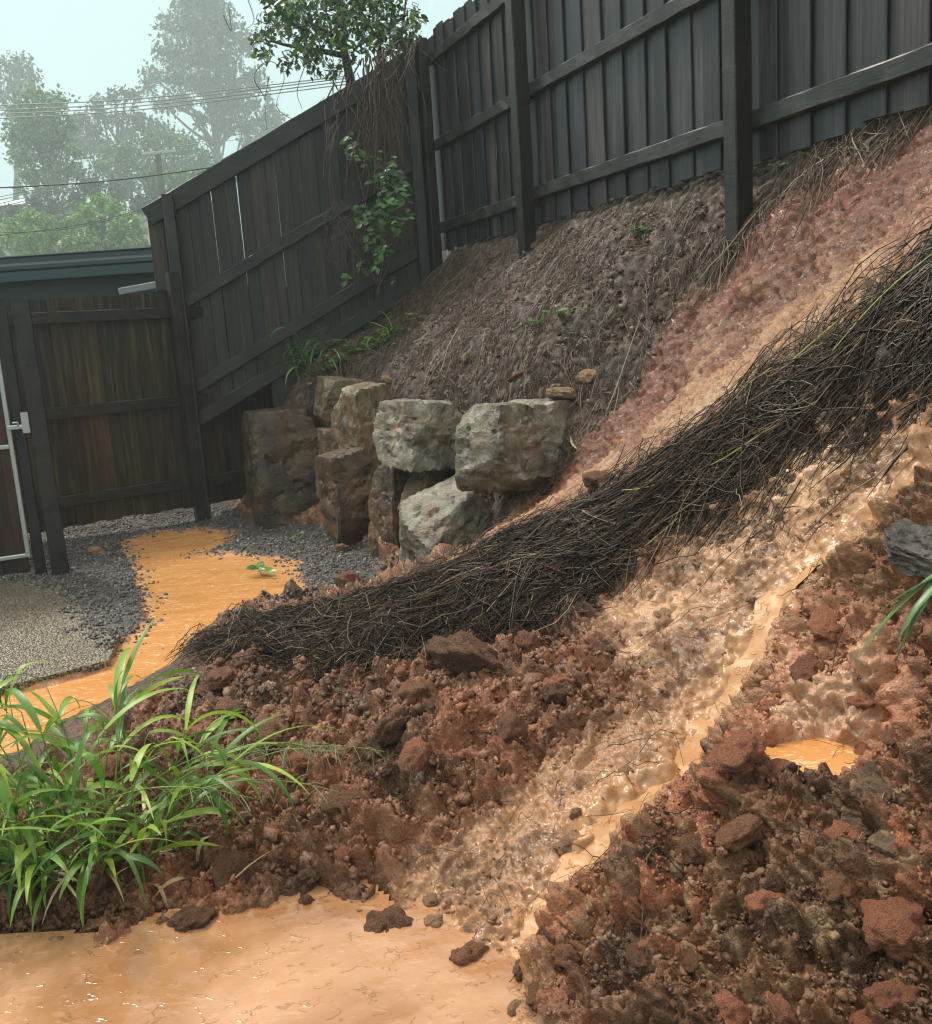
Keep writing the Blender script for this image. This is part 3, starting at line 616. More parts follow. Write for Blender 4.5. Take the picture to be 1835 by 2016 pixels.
# ================================================================== SHED BEHIND THE LOW FENCE
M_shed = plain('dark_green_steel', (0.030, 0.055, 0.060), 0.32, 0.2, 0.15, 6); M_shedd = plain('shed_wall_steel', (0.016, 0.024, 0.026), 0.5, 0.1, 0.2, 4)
sh = empty('shed', (-4.5, 9.8, 0)); tag(sh, 'dark green steel shed with deep gutter behind the low fence', 'shed')
def extrude(name, prof, x0, x1, m, parent, yz0):   # profile in (y,z), swept along x with a slight fall
    v = [(x0, yz0[0] + y, yz0[1] + z) for y, z in prof] + [(x1, yz0[0] + y, yz0[1] + z) for y, z in prof]; n = len(prof)
    f = [(k, (k + 1) % n, n + (k + 1) % n, n + k) for k in range(n)] + [tuple(range(n - 1, -1, -1)), tuple(range(n, 2 * n))]
    return link(name, mesh_py(name, v, f, m), parent)
gprof = [(0, 0), (-0.012, 0.0), (-0.02, -0.012), (-0.012, -0.024), (-0.004, -0.028), (-0.004, -0.075), (-0.02, -0.10), (-0.02, -0.135), (0.0, -0.15), (0.12, -0.15), (0.12, -0.02), (0.116, -0.02), (0.116, -0.145), (0.004, -0.145), (0.004, -0.002)]
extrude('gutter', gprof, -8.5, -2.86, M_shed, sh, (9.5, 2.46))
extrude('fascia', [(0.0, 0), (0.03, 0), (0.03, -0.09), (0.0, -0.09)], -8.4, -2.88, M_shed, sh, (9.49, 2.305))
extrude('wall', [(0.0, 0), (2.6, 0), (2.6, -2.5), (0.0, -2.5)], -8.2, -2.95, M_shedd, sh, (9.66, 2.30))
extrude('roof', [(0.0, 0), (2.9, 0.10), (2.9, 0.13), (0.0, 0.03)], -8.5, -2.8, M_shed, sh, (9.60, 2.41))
M_pale = plain('pale_sheet_metal', (0.20, 0.22, 0.22), 0.4, 0.2, 0.1, 8)
ps = at(285, 562, 8.6)
tag(link('metal_sheet', boxmesh('metal_sheet', at(235, 574, 8.9), at(312, 560, 8.7), 0.02, 0.06, (0, 1, 0), M_pale, 0.003)), 'pale metal sheet wedged between the shed and the low fence', 'sheet')

# ================================================================== BOULDER WALL
def rock(name, c, size, rotz, seed, mat, planes=13, tilt=(0, 0), rough=1.0, sub=5, parent=None, sharp=0.018, flatdirs=()):
    rg = np.random.default_rng(seed); v, f = ICO[sub]; d = v / np.linalg.norm(v, axis=1, keepdims=True)
    n = rg.normal(size=(planes, 3)); n /= np.linalg.norm(n, axis=1, keepdims=True)
    n = np.vstack([n, [[0, 0, 1], [0, 0, -1], [1, 0, 0.1], [-1, 0, 0.1], [0, -1, 0.15], [0, 1, 0]]]); n /= np.linalg.norm(n, axis=1, keepdims=True)
    h = np.r_[rg.uniform(0.86, 1.18, planes), 0.84, 0.95, 0.86, 0.86, 0.84, 0.86]
    q = np.clip(d @ n.T, 1e-3, None) / h[None, :]
    k = 1 / sharp; r = 1 / ((q ** k).sum(1) ** (1 / k)) if sharp > 0.02 else 1 / q.max(1)
    p = d * r[:, None] * np.asarray(size)[None, :] / 2
    s = float(np.mean(size)); off = rg.uniform(-50, 50, 3)
    lay = fbm((p * np.array([2.0, 2.0, 9.0]) / s) + off, 5, seed % 50, 0.55); gen = fbm(p * 4 / s + off, 5, seed % 50 + 3)
    crk = 1 - np.abs(fbm(p * 3.2 / s + off + 7, 3, seed % 50 + 5)) * 3; crk = np.clip(crk, 0, 1) ** 4
    p = p + d * (s * rough * (0.020 * lay + 0.016 * gen - 0.035 * crk))[:, None]
    R = Matrix.Rotation(rotz, 3, 'Z') @ Matrix.Rotation(tilt[0], 3, 'X') @ Matrix.Rotation(tilt[1], 3, 'Y')
    p = p @ np.array(R).T
    me = mesh_np(name, p, f, mat, True); me.set_sharp_from_angle(angle=math.radians(24)); o = link(name, me, parent); o.location = c; return o
R_dark = rock_mat('dark_wet_rock', (0.032, 0.023, 0.017), (0.06, 0.040, 0.027), (0.012, 0.009, 0.007), 0.2, 0.25, 0.25)
R_brown = rock_mat('brown_wet_rock', (0.060, 0.038, 0.023), (0.12, 0.078, 0.047), (0.018, 0.012, 0.009), 0.2, 0.2, 0.4)
R_tan = rock_mat('tan_rock', (0.18, 0.125, 0.08), (0.32, 0.25, 0.18), (0.045, 0.032, 0.022), 0.24, 0.35, 0.5, (7, 7, 9))
R_grey = rock_mat('pale_grey_rock', (0.16, 0.145, 0.11), (0.42, 0.405, 0.35), (0.035, 0.028, 0.02), 0.18, 0.5, 0.45, (8, 8, 10))
R_olive = rock_mat('olive_rock', (0.16, 0.13, 0.08), (0.24, 0.20, 0.14), (0.04, 0.032, 0.024), 0.28, 0.6, 0.3)
BW = 'boulders of the retaining wall'
def boulder(px, py, w, h, sd_, dep, rotz, seed, mat, label, tilt=(0, 0), planes=13, grow=1.13):
    lo, hi = 3.0, 9.0
    for _ in range(40):                            # the distance at which that line of sight meets the wall face
        Y = (lo + hi) / 2; q = at(px, py, Y)[:2] - F0
        if q @ FN > sd_: lo = Y
        else: hi = Y
    c = at(px, py, Y); s = Y / FOC * grow
    o = rock('boulder', c, (w * s, dep, h * s), rotz, seed, mat, planes, tilt); tag(o, label, 'boulder', BW); return o
boulder(572, 918, 162, 240, 1.50, 0.70, 0.4, 101, R_dark, 'large dark brown wet boulder at the fence end of the wall', (0, 0), 7)
boulder(670, 792, 84, 100, 1.12, 0.40, 0.4, 102, R_olive, 'rounded olive brown boulder perched at the top left of the wall', (0.1, 0.1))
boulder(727, 850, 104, 190, 1.16, 0.50, 0.6, 103, R_tan, 'tall tan boulder standing left of the wide pale boulder', (0, -0.1))
boulder(832, 850, 162, 126, 1.14, 0.52, 0.7, 104, R_grey, 'wide pale grey boulder with flat top in the wall centre', (0.05, 0.08))
boulder(1005, 872, 218, 168, 0.98, 0.55, 0.7, 105, R_grey, 'biggest pale grey boulder at the right end of the wall', (0.0, 0.03))
boulder(660, 895, 62, 112, 1.22, 0.35, 0.4, 106, R_tan, 'small tan boulder squeezed behind the brown lower boulder')
boulder(697, 968, 126, 180, 1.34, 0.50, 0.5, 107, R_brown, 'squat brown wet boulder at the foot of the wall', (0, -0.12))
boulder(775, 1018, 66, 220, 1.32, 0.35, 0.6, 108, R_brown, 'slim upright brown boulder standing at the foot of the wall', (0, 0.05))
boulder(884, 1050, 204, 175, 1.24, 0.50, 0.7, 109, R_grey, 'tilted pale boulder half buried by slipped red soil', (0.1, -0.35))
boulder(836, 955, 52, 120, 1.20, 0.20, 0.7, 110, R_brown, 'narrow brown slab leaning in the gap under the wide pale boulder', (0.0, 0.5), 9)
boulder(850, 940, 190, 130, 1.00, 0.35, 0.7, 111, R_dark, 'dark stone deep in the gap behind the leaning slab', (0, 0), 9)
tag(rock('boulder', at(1822, 1085, 1.98), (0.15, 0.20, 0.085), 0.6, 120, rock_mat('slate_grey_rock', (0.055, 0.047, 0.042), (0.12, 0.105, 0.092), (0.018, 0.016, 0.014), 0.3), 11, (0.2, -0.35), 2.0, 5), 'slate grey rock jutting from the bank at the right edge', 'rock')
R_green = rock_mat('green_brown_rock', (0.085, 0.052, 0.028), (0.15, 0.10, 0.055), (0.022, 0.015, 0.010), 0.3, 0.15, 0.6, (8, 8, 30))
tag(rock('boulder', hit(1755, 1600) + np.array([.05, .05, -0.01]), (0.20, 0.2, 0.11), 0.8, 121, R_green, 11, (0.1, 0.15), 1.2, 5), 'layered green brown rock ledge above the dark hollow at right', 'rock')
tag(rock('boulder', hit(1790, 1730) + np.array([.05, .05, -0.01]), (0.17, 0.18, 0.12), 0.6, 122, R_green, 11, (0.1, -0.1), 1.1, 5), 'green brown rock below the ledge at the right edge', 'rock')

# ================================================================== WATER, PATH, GRAVEL
def water_mat(name, c0, c1, rough, wave, wscale, stretch=(1, 1, 1), foam=0.0, line=0.0):
    t = NT(name); p = geo_pos(t); v = t.mapped(p, stretch)
    n = t.noise(v, 1.7, 5, 0.6, 0.8); n2 = t.noise(v, wscale, 2, 0.5, 0.1); n3 = t.noise(v, wscale * 0.55, 3, 0.6, 0.2)
    c = t.mix(c0, c1, t.ramp(n.outputs[0], [(0.35, (0,) * 3), (0.65, (1,) * 3)]).outputs[0])
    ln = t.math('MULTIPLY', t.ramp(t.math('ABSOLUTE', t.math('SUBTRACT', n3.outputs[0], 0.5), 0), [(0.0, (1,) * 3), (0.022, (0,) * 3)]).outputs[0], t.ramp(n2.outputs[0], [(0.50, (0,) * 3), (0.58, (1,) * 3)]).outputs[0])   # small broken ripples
    if line: c = t.mix(c, tuple(x * .45 for x in c0), t.math('MULTIPLY', ln, line))  # dark reflections of the ripples painted into the water colour
    if foam:
        fo = t.noise(t.mapped(p, (5, 17, 4)), 3.0, 4, 0.7, 1.2)
        c = t.mix(c, (0.80, 0.62, 0.42), t.math('MULTIPLY', t.ramp(fo.outputs[0], [(0.57, (0,) * 3), (0.63, (1,) * 3)]).outputs[0], foam))
    t.set(Base_Color=c, Roughness=rough, Specular_IOR_Level=0.5)
    h = t.math('ADD', t.math('MULTIPLY', n2.outputs[0], 0.5), t.math('MULTIPLY', ln, 0.35)); t.bump(h, wave, 0.008); return t.m
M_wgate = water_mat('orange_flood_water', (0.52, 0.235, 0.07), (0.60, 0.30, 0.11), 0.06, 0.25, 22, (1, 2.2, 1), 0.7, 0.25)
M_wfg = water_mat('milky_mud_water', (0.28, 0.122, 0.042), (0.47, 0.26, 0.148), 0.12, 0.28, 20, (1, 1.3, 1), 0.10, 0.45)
M_wst = water_mat('stream_water', (0.36, 0.18, 0.075), (0.50, 0.275, 0.13), 0.42, 0.8, 30, (1, 1, 1), 0.0)
M_wst.node_tree.nodes['Principled BSDF'].inputs['Specular IOR Level'].default_value = 0.3
def water_sheet(name, poly, z, m, grow, res, label):
    lo = poly[:, :2].min(0) - grow; hi = poly[:, :2].max(0) + grow; lo = np.maximum(lo, [-4.5, 0.5])
    xs = np.arange(lo[0], hi[0], res); ys = np.arange(lo[1], hi[1], res); X, Y = np.meshgrid(xs, ys)
    keep = sdf(poly, X, Y) < grow; Z = z + 0.0025 * fbm(np.stack([X.ravel() * 7, Y.ravel() * 11, X.ravel() * 0], 1), 3, 60).reshape(X.shape)
    idx = np.arange(X.size).reshape(X.shape); q = np.stack([idx[:-1, :-1], idx[:-1, 1:], idx[1:, 1:], idx[1:, :-1]], -1).reshape(-1, 4)
    kk = (keep[:-1, :-1] & keep[1:, 1:] & keep[1:, :-1] & keep[:-1, 1:]).ravel(); q = q[kk]
    u, inv = np.unique(q, return_inverse=True); v = np.stack([X.ravel(), Y.ravel(), Z.ravel()], 1)[u]
    o = link(name, mesh_np(name, v, inv.reshape(q.shape), m)); return tag(o, label, 'puddle', kind='structure')
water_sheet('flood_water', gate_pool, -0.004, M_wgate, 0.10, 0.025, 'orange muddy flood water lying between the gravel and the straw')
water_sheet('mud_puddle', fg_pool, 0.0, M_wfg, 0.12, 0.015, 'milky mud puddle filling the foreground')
k_ = 28; aa_ = np.linspace(0, 2 * math.pi, k_, endpoint=False)
pv = [(SPOOL[0] + 0.10 * math.cos(a) * 1.3, SPOOL[1] + 0.10 * math.sin(a), SPOOL[2] - 0.008) for a in aa_]
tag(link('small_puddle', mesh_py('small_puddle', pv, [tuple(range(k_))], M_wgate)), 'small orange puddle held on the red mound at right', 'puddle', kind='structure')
# running water in the eroded channel
cl = spline(CHAN[:, :2], 160); tg = np.gradient(cl, axis=0); tg /= np.linalg.norm(tg, axis=1, keepdims=True); sd = np.stack([-tg[:, 1], tg[:, 0]], 1)
wob1 = fbm(np.stack([np.linspace(0, 30, 160), np.zeros(160), np.zeros(160)], 1), 3, 61); hw = 0.058 + 0.035 * wob1; sh_ = 0.012 * fbm(np.stack([np.linspace(0, 22, 160), np.ones(160), np.zeros(160)], 1), 3, 62)
cols = 9; sv = []
for j in range(cols):
    o_ = (j / (cols - 1) - 0.5) * 2; xy = cl + sd * (sh_ + hw * o_)[:, None]
    zz = np.minimum(ground(cl[:, 0], cl[:, 1]) + 0.010, 9) + 0.004 * (1 - o_ * o_) + 0.005 * fbm(np.stack([xy[:, 0] * 30, xy[:, 1] * 30, xy[:, 0] * 0], 1), 3, 63)
    sv.append(np.c_[xy, zz])
sv = np.stack(sv, 1).reshape(-1, 3); ii = np.arange(160 * cols).reshape(160, cols)
tag(link('stream', mesh_np('stream', sv, np.stack([ii[:-1, :-1], ii[:-1, 1:], ii[1:, 1:], ii[1:, :-1]], -1).reshape(-1, 4), M_wst)), 'muddy water running down the eroded channel', 'stream', kind='structure')
# exposed aggregate path by the gate
t = NT('exposed_aggregate'); p = geo_pos(t); vo = t.n('ShaderNodeTexVoronoi'); vo.inputs['Scale'].default_value = 95; t.l(p, vo.inputs['Vector'])
nz = t.noise(p, 2.2, 4); c = t.ramp(vo.outputs['Color'], [(0.0, (0.10, 0.08, 0.055)), (0.45, (0.28, 0.23, 0.16)), (0.75, (0.40, 0.35, 0.26)), (1.0, (0.55, 0.50, 0.42))]).outputs[0]
c = t.mix(c, (0.05, 0.042, 0.033), t.ramp(vo.outputs['Distance'], [(0.35, (0,) * 3), (0.65, (1,) * 3)]).outputs[0]); c = t.mix(c, (0.35, 0.35, 0.35), t.math('MULTIPLY', nz.outputs[0], 0.7), 'MULTIPLY')
t.set(Base_Color=c, Roughness=0.3); iv = t.math('SUBTRACT', 1.0, vo.outputs['Distance']); t.bump(iv, 0.7, 0.006); M_agg = t.m
n = len(path_poly); pv = [(q[0], q[1], 0.036) for q in path_poly] + [(q[0], q[1], -0.08) for q in path_poly]
pf = [tuple(range(n))] + [(k, n + k, n + (k + 1) % n, (k + 1) % n) for k in range(n)]
me = mesh_py('path', pv, pf, M_agg); tag(link('path', me), 'exposed aggregate concrete path in front of the gate', 'path', kind='structure')

def lumps(pts, size, colr, sub, seed, squash=0.7, jag=0.25):
    rg = np.random.default_rng(seed); v, f = ICO[sub]; N = len(pts); nv = len(v)
    q = rg.normal(size=(N, 4)); q /= np.linalg.norm(q, axis=1, keepdims=True); w, x, y, z = q.T
    R = np.stack([1 - 2 * (y * y + z * z), 2 * (x * y - z * w), 2 * (x * z + y * w), 2 * (x * y + z * w), 1 - 2 * (x * x + z * z), 2 * (y * z - x * w), 2 * (x * z - y * w), 2 * (y * z + x * w), 1 - 2 * (x * x + y * y)], 1).reshape(N, 3, 3)
    s = size[:, None, None] * rg.uniform(0.5, 1.4, (N, 1, 3)) * np.array([1, 1, squash])
    jit = 1 + jag * rg.normal(size=(N, nv, 1)); p = v[None] * jit * s
    p = np.einsum('nij,nvj->nvi', R, p) + pts[:, None, :]
    ff = f[None] + (np.arange(N) * nv)[:, None, None]
    return p.reshape(-1, 3), ff.reshape(-1, 3), np.repeat(colr, nv, 0)
M_lump = attr_mat('loose_soil_and_stones', 'tone', 0.42, 0.9, 0.8, 140)
def scatter(n, xr, yr, keep, seed):
    rg = np.random.default_rng(seed); out = np.zeros((0, 2))
    while len(out) < n:
        x = rg.uniform(*xr, n * 2); y = rg.uniform(*yr, n * 2); k = keep(x, y); out = np.vstack([out, np.c_[x, y][k]])
    return out[:n]
rg = np.random.default_rng(5)
xy = scatter(10500, (-3.6, -0.4), (4.2, 8.3), lambda x, y: (sdf(gate_pool, x, y) > -0.07 + 0.09 * np.sin(x * 31 + 3 * np.sin(y * 17)) * np.sin(y * 29)) & (sdf(path_poly, x, y) > -0.07 * (1 + np.sin(x * 19) * np.sin(y * 23))) & (ground(x, y) < 0.09) & (sdf(straw_poly, x, y) > 0), 6)
sz = rg.uniform(0.005, 0.013, len(xy)); tone = np.array([[0.06, 0.06, 0.065], [0.14, 0.14, 0.14], [0.10, 0.085, 0.07], [0.24, 0.23, 0.21], [0.05, 0.04, 0.034]])[rg.choice(5, len(xy), p=[.34, .24, .18, .08, .16])]
v, f, cc = lumps(np.c_[xy, np.where(sdf(path_poly, xy[:, 0], xy[:, 1]) < 0, 0.037, np.maximum(surf(xy[:, 0], xy[:, 1]), -0.006)) + sz * 0.2], sz, tone, 1, 7)
tag(link('gravel', mesh_np('gravel', v, f, M_lump, False, {'tone': cc})), 'wet dark grey gravel between the path and the boulder wall', 'gravel', kind='stuff')

# ================================================================== STRAW, MULCH, LOOSE SOIL
M_straw = attr_mat('wet_straw', 'tone', 0.38, 0.3, None, 40)
def strand_mesh(name, pts, rad, tone, sides=3):
    K = pts.shape[1]; v, q = tubes(pts, rad, sides, np.interp(np.linspace(0, 1, K), [0, .1, .8, 1], [.6, 1, .9, .35]))
    return mesh_np(name, v, q, M_straw, True, {'tone': np.repeat(tone, K * sides, 0)})
def pick(rg, n, table, p): return np.array(table)[rg.choice(len(table), n, p=p)] * rg.uniform(0.7, 1.35, (n, 1))
STRAW_T = [[0.010, 0.006, 0.004], [0.028, 0.016, 0.010], [0.080, 0.043, 0.026], [0.16, 0.11, 0.072], [0.26, 0.21, 0.11]]
mid_line = spline((W_straw_top + W_straw_low[::-1][np.linspace(0, len(W_straw_low) - 1, len(W_straw_top)).round().astype(int)]) / 2, 40)[:, :2]
def flow_dir(x, y):                               # downhill along the mat
    best = np.argmin((x[:, None] - mid_line[None, :, 0]) ** 2 + (y[:, None] - mid_line[None, :, 1]) ** 2, 1); tg_ = np.gradient(mid_line, axis=0)
    d = tg_[best]; return np.arctan2(d[:, 1], d[:, 0])
def lay(n, xy, head, L, off0, arch, seed, K=7, curl=0.5, droop=0.0):
    rg = np.random.default_rng(seed); t = np.linspace(-0.5, 0.5, K)
    cv = rg.normal(0, curl, n); a = head[:, None] + cv[:, None] * t[None] + 0.25 * np.sin(t[None] * 9 + rg.uniform(0, 6.28, (n, 1))) * rg.normal(0, .5, (n, 1))
    st_ = L[:, None] / (K - 1); x = xy[:, :1] + np.cumsum(np.cos(a) * st_, 1) - L[:, None] / 2 * np.cos(head)[:, None]; y = xy[:, 1:] + np.cumsum(np.sin(a) * st_, 1) - L[:, None] / 2 * np.sin(head)[:, None]
    g = surf(x.ravel(), y.ravel()).reshape(n, K)
    line = g[:, :1] * (0.5 - t) + g[:, -1:] * (0.5 + t)   # stiff stalks bridge small hollows
    z = np.maximum(g, 0.6 * g + 0.4 * line) + off0[:, None] + arch[:, None] * (1 - 4 * t[None] ** 2) + rg.normal(0, 0.004, (n, K)) + droop * (t[None] + .5) ** 2
    return np.stack([x, y, z], -1)
rg = np.random.default_rng(70)
n = 10500
xy = scatter(n, (-1.5, 2.2), (1.7, 4.9), lambda x, y: sdf(straw_poly, x, y) < -0.035, 71)
h = flow_dir(xy[:, 0], xy[:, 1]) + rg.normal(0, 0.30, n) + 0.6 * fbm(np.c_[xy * 3.0, rg.uniform(0, 3, n)], 2, 33) + np.where(rg.random(n) < 0.24 + 0.20 * (xy[:, 0] < 0.5), rg.normal(0, 1.1, n), 0)
h += np.where(xy[:, 0] < -0.4, rg.normal(0, 0.6, n), 0); L = (0.14 + 0.5 * rg.random(n) ** 1.3) * np.where(xy[:, 0] < -0.6, 0.6, 1); o = rg.uniform(0.0, 0.055, n)
tone = pick(rg, n, STRAW_T, [.38, .30, .20, .11, .01])
pts = lay(n, xy, h, L, o, rg.uniform(0, 0.02, n), 72)
M_straw.node_tree.nodes['Principled BSDF'].inputs['Specular IOR Level'].default_value = 0.25
straw = link('straw_mat', strand_mesh('straw_mat', pts, 0.0010 + 0.0024 * rg.random(n) ** 1.6, tone)); tag(straw, 'thick mat of dark wet straw slumped across the bank', 'straw', kind='stuff')
# stray stalks round the toe and the lower edge of the mat
n = 700; xy = scatter(n, (-1.6, 2.0), (2.2, 5.0), lambda x, y: np.abs(sdf(straw_poly, x, y)) < 0.10, 73)
pts = lay(n, xy, rg.uniform(0, 6.28, n), rg.uniform(0.1, 0.4, n), rg.uniform(0.005, 0.05, n), rg.uniform(0, .05, n), 74, 6, 0.8)
tag(link('straw_fringe', strand_mesh('straw_fringe', pts, rg.uniform(0.0012, 0.0024, n), pick(rg, n, STRAW_T, [.35, .3, .2, .12, .03]))), 'stray straw stalks fringing the edges of the mat', 'straw', kind='stuff')
# mulch litter on the upper slope
def in_mulch(x, y):
    q = np.stack([x - F0[0], y - F0[1]], 1); s_ = q @ FN; t_ = q @ FD
    return (s_ > -0.05) & (s_ < 1.25) & (t_ > -0.6) & (sdf(scar_poly, x, y) > -0.03) & (ground(x, y) > 0.45) & (y < 8.1 + 0.17 * (x + 1)) & (sdf(straw_poly, x, y) > 0)
MULCH_T = [[0.045, 0.031, 0.022], [0.10, 0.067, 0.047], [0.17, 0.122, 0.09], [0.27, 0.21, 0.16], [0.15, 0.072, 0.04]]
n = 16500; xy = scatter(n, (-1.9, 2.3), (2.6, 8.2), lambda x, y: in_mulch(x, y) & (fbm(np.stack([x * 3.5, y * 3.5, x * 0], 1), 3, 66) > np.random.default_rng(1).normal(-0.02, 0.22, len(x))), 75)
pts = lay(n, xy, rg.uniform(0, 6.28, n), 0.025 + 0.10 * rg.random(n) ** 2, rg.uniform(0.0, 0.022, n), rg.uniform(0, 0.015, n), 76, 4, 0.6)
tag(link('mulch', strand_mesh('mulch', pts, rg.uniform(0.0010, 0.0023, n), pick(rg, n, MULCH_T, [.30, .30, .23, .12, .05]))), 'grey brown straw mulch covering the upper slope', 'mulch', kind='stuff')
n = 160; xy = scatter(n, (-1.9, 2.3), (2.6, 8.2), in_mulch, 175)
pts = lay(n, xy, rg.uniform(0, 6.28, n), rg.uniform(0.12, 0.34, n), rg.uniform(0.008, 0.03, n), rg.uniform(0, 0.03, n), 176, 6, 0.9)
tag(link('twig_litter', strand_mesh('twig_litter', pts, rg.uniform(0.0014, 0.0034, n), pick(rg, n, MULCH_T, [.1, .2, .3, .3, .1]))), 'loose pale twigs lying on the mulch slope', 'twigs', kind='stuff')
# pale stalks hanging over the broken lip below the fence
n = 330; k = np.minimum(rg.exponential(2.6, n), len(P_scar_edge) - 1.01); ed = spline(W_scar_edge[:, :2], 200); b = ed[(k / (len(P_scar_edge) - 1) * 199).astype(int)]
xy = b + rg.normal(0, 0.05, (n, 2)) + [-0.03, 0.05]; pts = lay(n, xy, np.arctan2(-0.55, -0.3) + rg.normal(0, 1.2, n), np.where(k < 4, rg.uniform(0.10, 0.36, n), rg.uniform(0.05, 0.15, n)), rg.uniform(0.01, 0.05, n), rg.uniform(0, 0.05, n), 77, 6, 0.9)
tag(link('hanging_stalks', strand_mesh('hanging_stalks', pts, rg.uniform(0.0014, 0.003, n), pick(rg, n, MULCH_T, [.15, .25, .25, .3, .05]))), 'pale dry stalks and roots hanging over the lip of the slip', 'roots', kind='stuff')
# roots and straw bits on bare soil
n = 420; xy = scatter(n, (-1.3, 1.3), (1.5, 3.6), lambda x, y: (sdf(fg_pool, x, y) > 0.03) & (sdf(gate_pool, x, y) > 0.05) & (sdf(straw_poly, x, y) > 0.05), 78)
pts = lay(n, xy, rg.uniform(0, 6.28, n), rg.uniform(0.04, 0.2, n), rg.uniform(0.002, 0.02, n), rg.uniform(0, 0.03, n), 79, 6, 1.2)
tag(link('fine_roots', strand_mesh('fine_roots', pts, rg.uniform(0.0006, 0.0013, n), pick(rg, n, STRAW_T, [.35, .25, .2, .15, .05]))), 'fine roots and straw bits strewn over the clods', 'roots', kind='stuff')

# separate stalks that stand out
M_green_stalk = plain('yellow_green_stalk', (0.36, 0.38, 0.09), 0.35, 0, 0.2); M_tan_leaf = plain('tan_dead_leaf', (0.46, 0.32, 0.18), 0.4, 0, 0.25); M_pink_leaf = plain('pinkish_dead_leaf', (0.30, 0.19, 0.16), 0.4, 0, 0.25); M_or_leaf = plain('orange_dead_leaf', (0.36, 0.14, 0.06), 0.4, 0, .25)
def on_mat(px, py, dz): q = hit(px, py, dz); return q
for pl, lb in (([(1330, 945), (1420, 905), (1490, 860), (1540, 830)], 'long yellow green stalk near the middle of the mat'),
               ([(1225, 965), (1260, 962), (1300, 950), (1330, 930)], 'short hooked yellow green stalk at the top edge of the mat'),
               ([(1500, 760), (1570, 700), (1640, 640), (1690, 600)], 'yellow green stalk lying along the upper edge of the mat'),
               ([(1640, 690), (1700, 620), (1760, 560), (1835, 500)], 'yellowish stalk near the top right end of the mat'),
               ([(1270, 1075), (1300, 1050), (1335, 1020)], 'small yellow green stalk low in the middle of the mat')):
    tag(link('straw_stalk', tube_mesh('straw_stalk', [on_mat(x, y, 0.07) for x, y in pl], [0.0018, 0.0024, 0.0014], M_green_stalk, 5, 20)), lb, 'stalk', 'yellow green stalks on the straw mat')
def dead_leaf(pl, wid, m, lb, dz=0.06):
    c = spline([on_mat(x, y, dz) for x, y in pl], 9); tg_ = np.gradient(c, axis=0); sd_ = np.cross(tg_, [0, 0, 1.0]); sd_ /= np.linalg.norm(sd_, axis=1, keepdims=True) + 1e-9
    w = wid * np.sin(np.linspace(0.12, math.pi, 9)) ** 0.7; v = []
    for k in range(9): v += [c[k] + sd_[k] * w[k] + [0, 0, 0.008], c[k], c[k] - sd_[k] * w[k] + [0, 0, 0.008]]
    f = [(3 * k + j, 3 * k + j + 1, 3 * k + j + 4, 3 * k + j + 3) for k in range(8) for j in (0, 1)]
    o = link('dead_leaf', mesh_py('dead_leaf', v, f, m, True)); sm = o.modifiers.new('thickness', 'SOLIDIFY'); sm.thickness = 0.0015; return tag(o, lb, 'leaf', 'dead leaves on the bank')
dead_leaf([(1145, 1008), (1180, 1022), (1222, 1038)], 0.018, M_pink_leaf, 'long pinkish dead leaf lying across the middle of the straw mat')
dead_leaf([(1065, 1108), (1090, 1120), (1120, 1135)], 0.016, M_or_leaf, 'orange brown dead leaf in the lower straw')
dead_leaf([(582, 1315), (585, 1298), (592, 1285)], 0.014, M_tan_leaf, 'tan dead leaf standing up at the toe of the straw mat'); dead_leaf([(590, 1288), (610, 1293), (632, 1302)], 0.012, M_tan_leaf, 'narrow tan dead leaf beside the upright one at the straw toe')
dead_leaf([(1000, 752), (1020, 741), (1042, 730)], 0.03, M_or_leaf, 'strip of orange bark on the mulch above the boulders', 0.02); dead_leaf([(1125, 862), (1132, 876), (1140, 890)], 0.02, M_tan_leaf, 'tan wood chip beside the biggest pale boulder', 0.02)
dead_leaf([(445, 1780), (470, 1765), (520, 1748)], 0.010, M_tan_leaf, 'pale dead leaf under the grass clump near the puddle', 0.015)

# clods
CV = []
for k in range(8):
    rg = np.random.default_rng(300 + k); v, f = ICO[4]; off = rg.uniform(-40, 40, 3)
    sq = rg.uniform(0.75, 1.2, 3) * [1, 1, 0.8]; F1, ID = worley(v * 3.2 + off, 3); F1b, _ = worley(v * 8 + off, 4)
    r = 1 + 0.28 * fbm(v * 1.6 + off, 3, 8) + 0.22 * (0.45 - F1) + 0.09 * (0.45 - F1b) + 0.05 * fbm(v * 11 + off, 3, 9)
    CV.append((v * r[:, None] * sq, f))
def soil_clod_mat(name, c0, c1, dark):
    t = NT(name); co = obj_coords(t); rnd = obj_random(t); n = t.noise(co, 3.2, 5, 0.7); n2 = t.noise(co, 14, 4, 0.7)
    c = t.mix(c0, c1, t.ramp(n.outputs[0], [(0.38, (0,) * 3), (0.62, (1,) * 3)]).outputs[0]); c = t.mix(c, dark, t.ramp(n2.outputs[0], [(0.32, (.9,) * 3), (0.52, (0,) * 3)]).outputs[0])
    c = t.mix(c, t.ramp(rnd, [(0, (0.7,) * 3), (1, (1.25,) * 3)]).outputs[0], 1.0, 'MULTIPLY')
    t.set(Base_Color=c, Roughness=t.math('ADD', t.math('MULTIPLY', n2.outputs[0], 0.6), 0.16)); t.bump(n2.outputs[0], 0.7, 0.25); return t.m
M_cbrown = soil_clod_mat('brown_clod', (0.20, 0.084, 0.038), (0.30, 0.138, 0.068), (0.06, 0.027, 0.014))
M_cred = soil_clod_mat('red_clod', (0.30, 0.10, 0.050), (0.42, 0.17, 0.09), (0.11, 0.040, 0.022))
M_cdark = soil_clod_mat('dark_clod', (0.13, 0.057, 0.028), (0.20, 0.095, 0.048), (0.04, 0.020, 0.012))
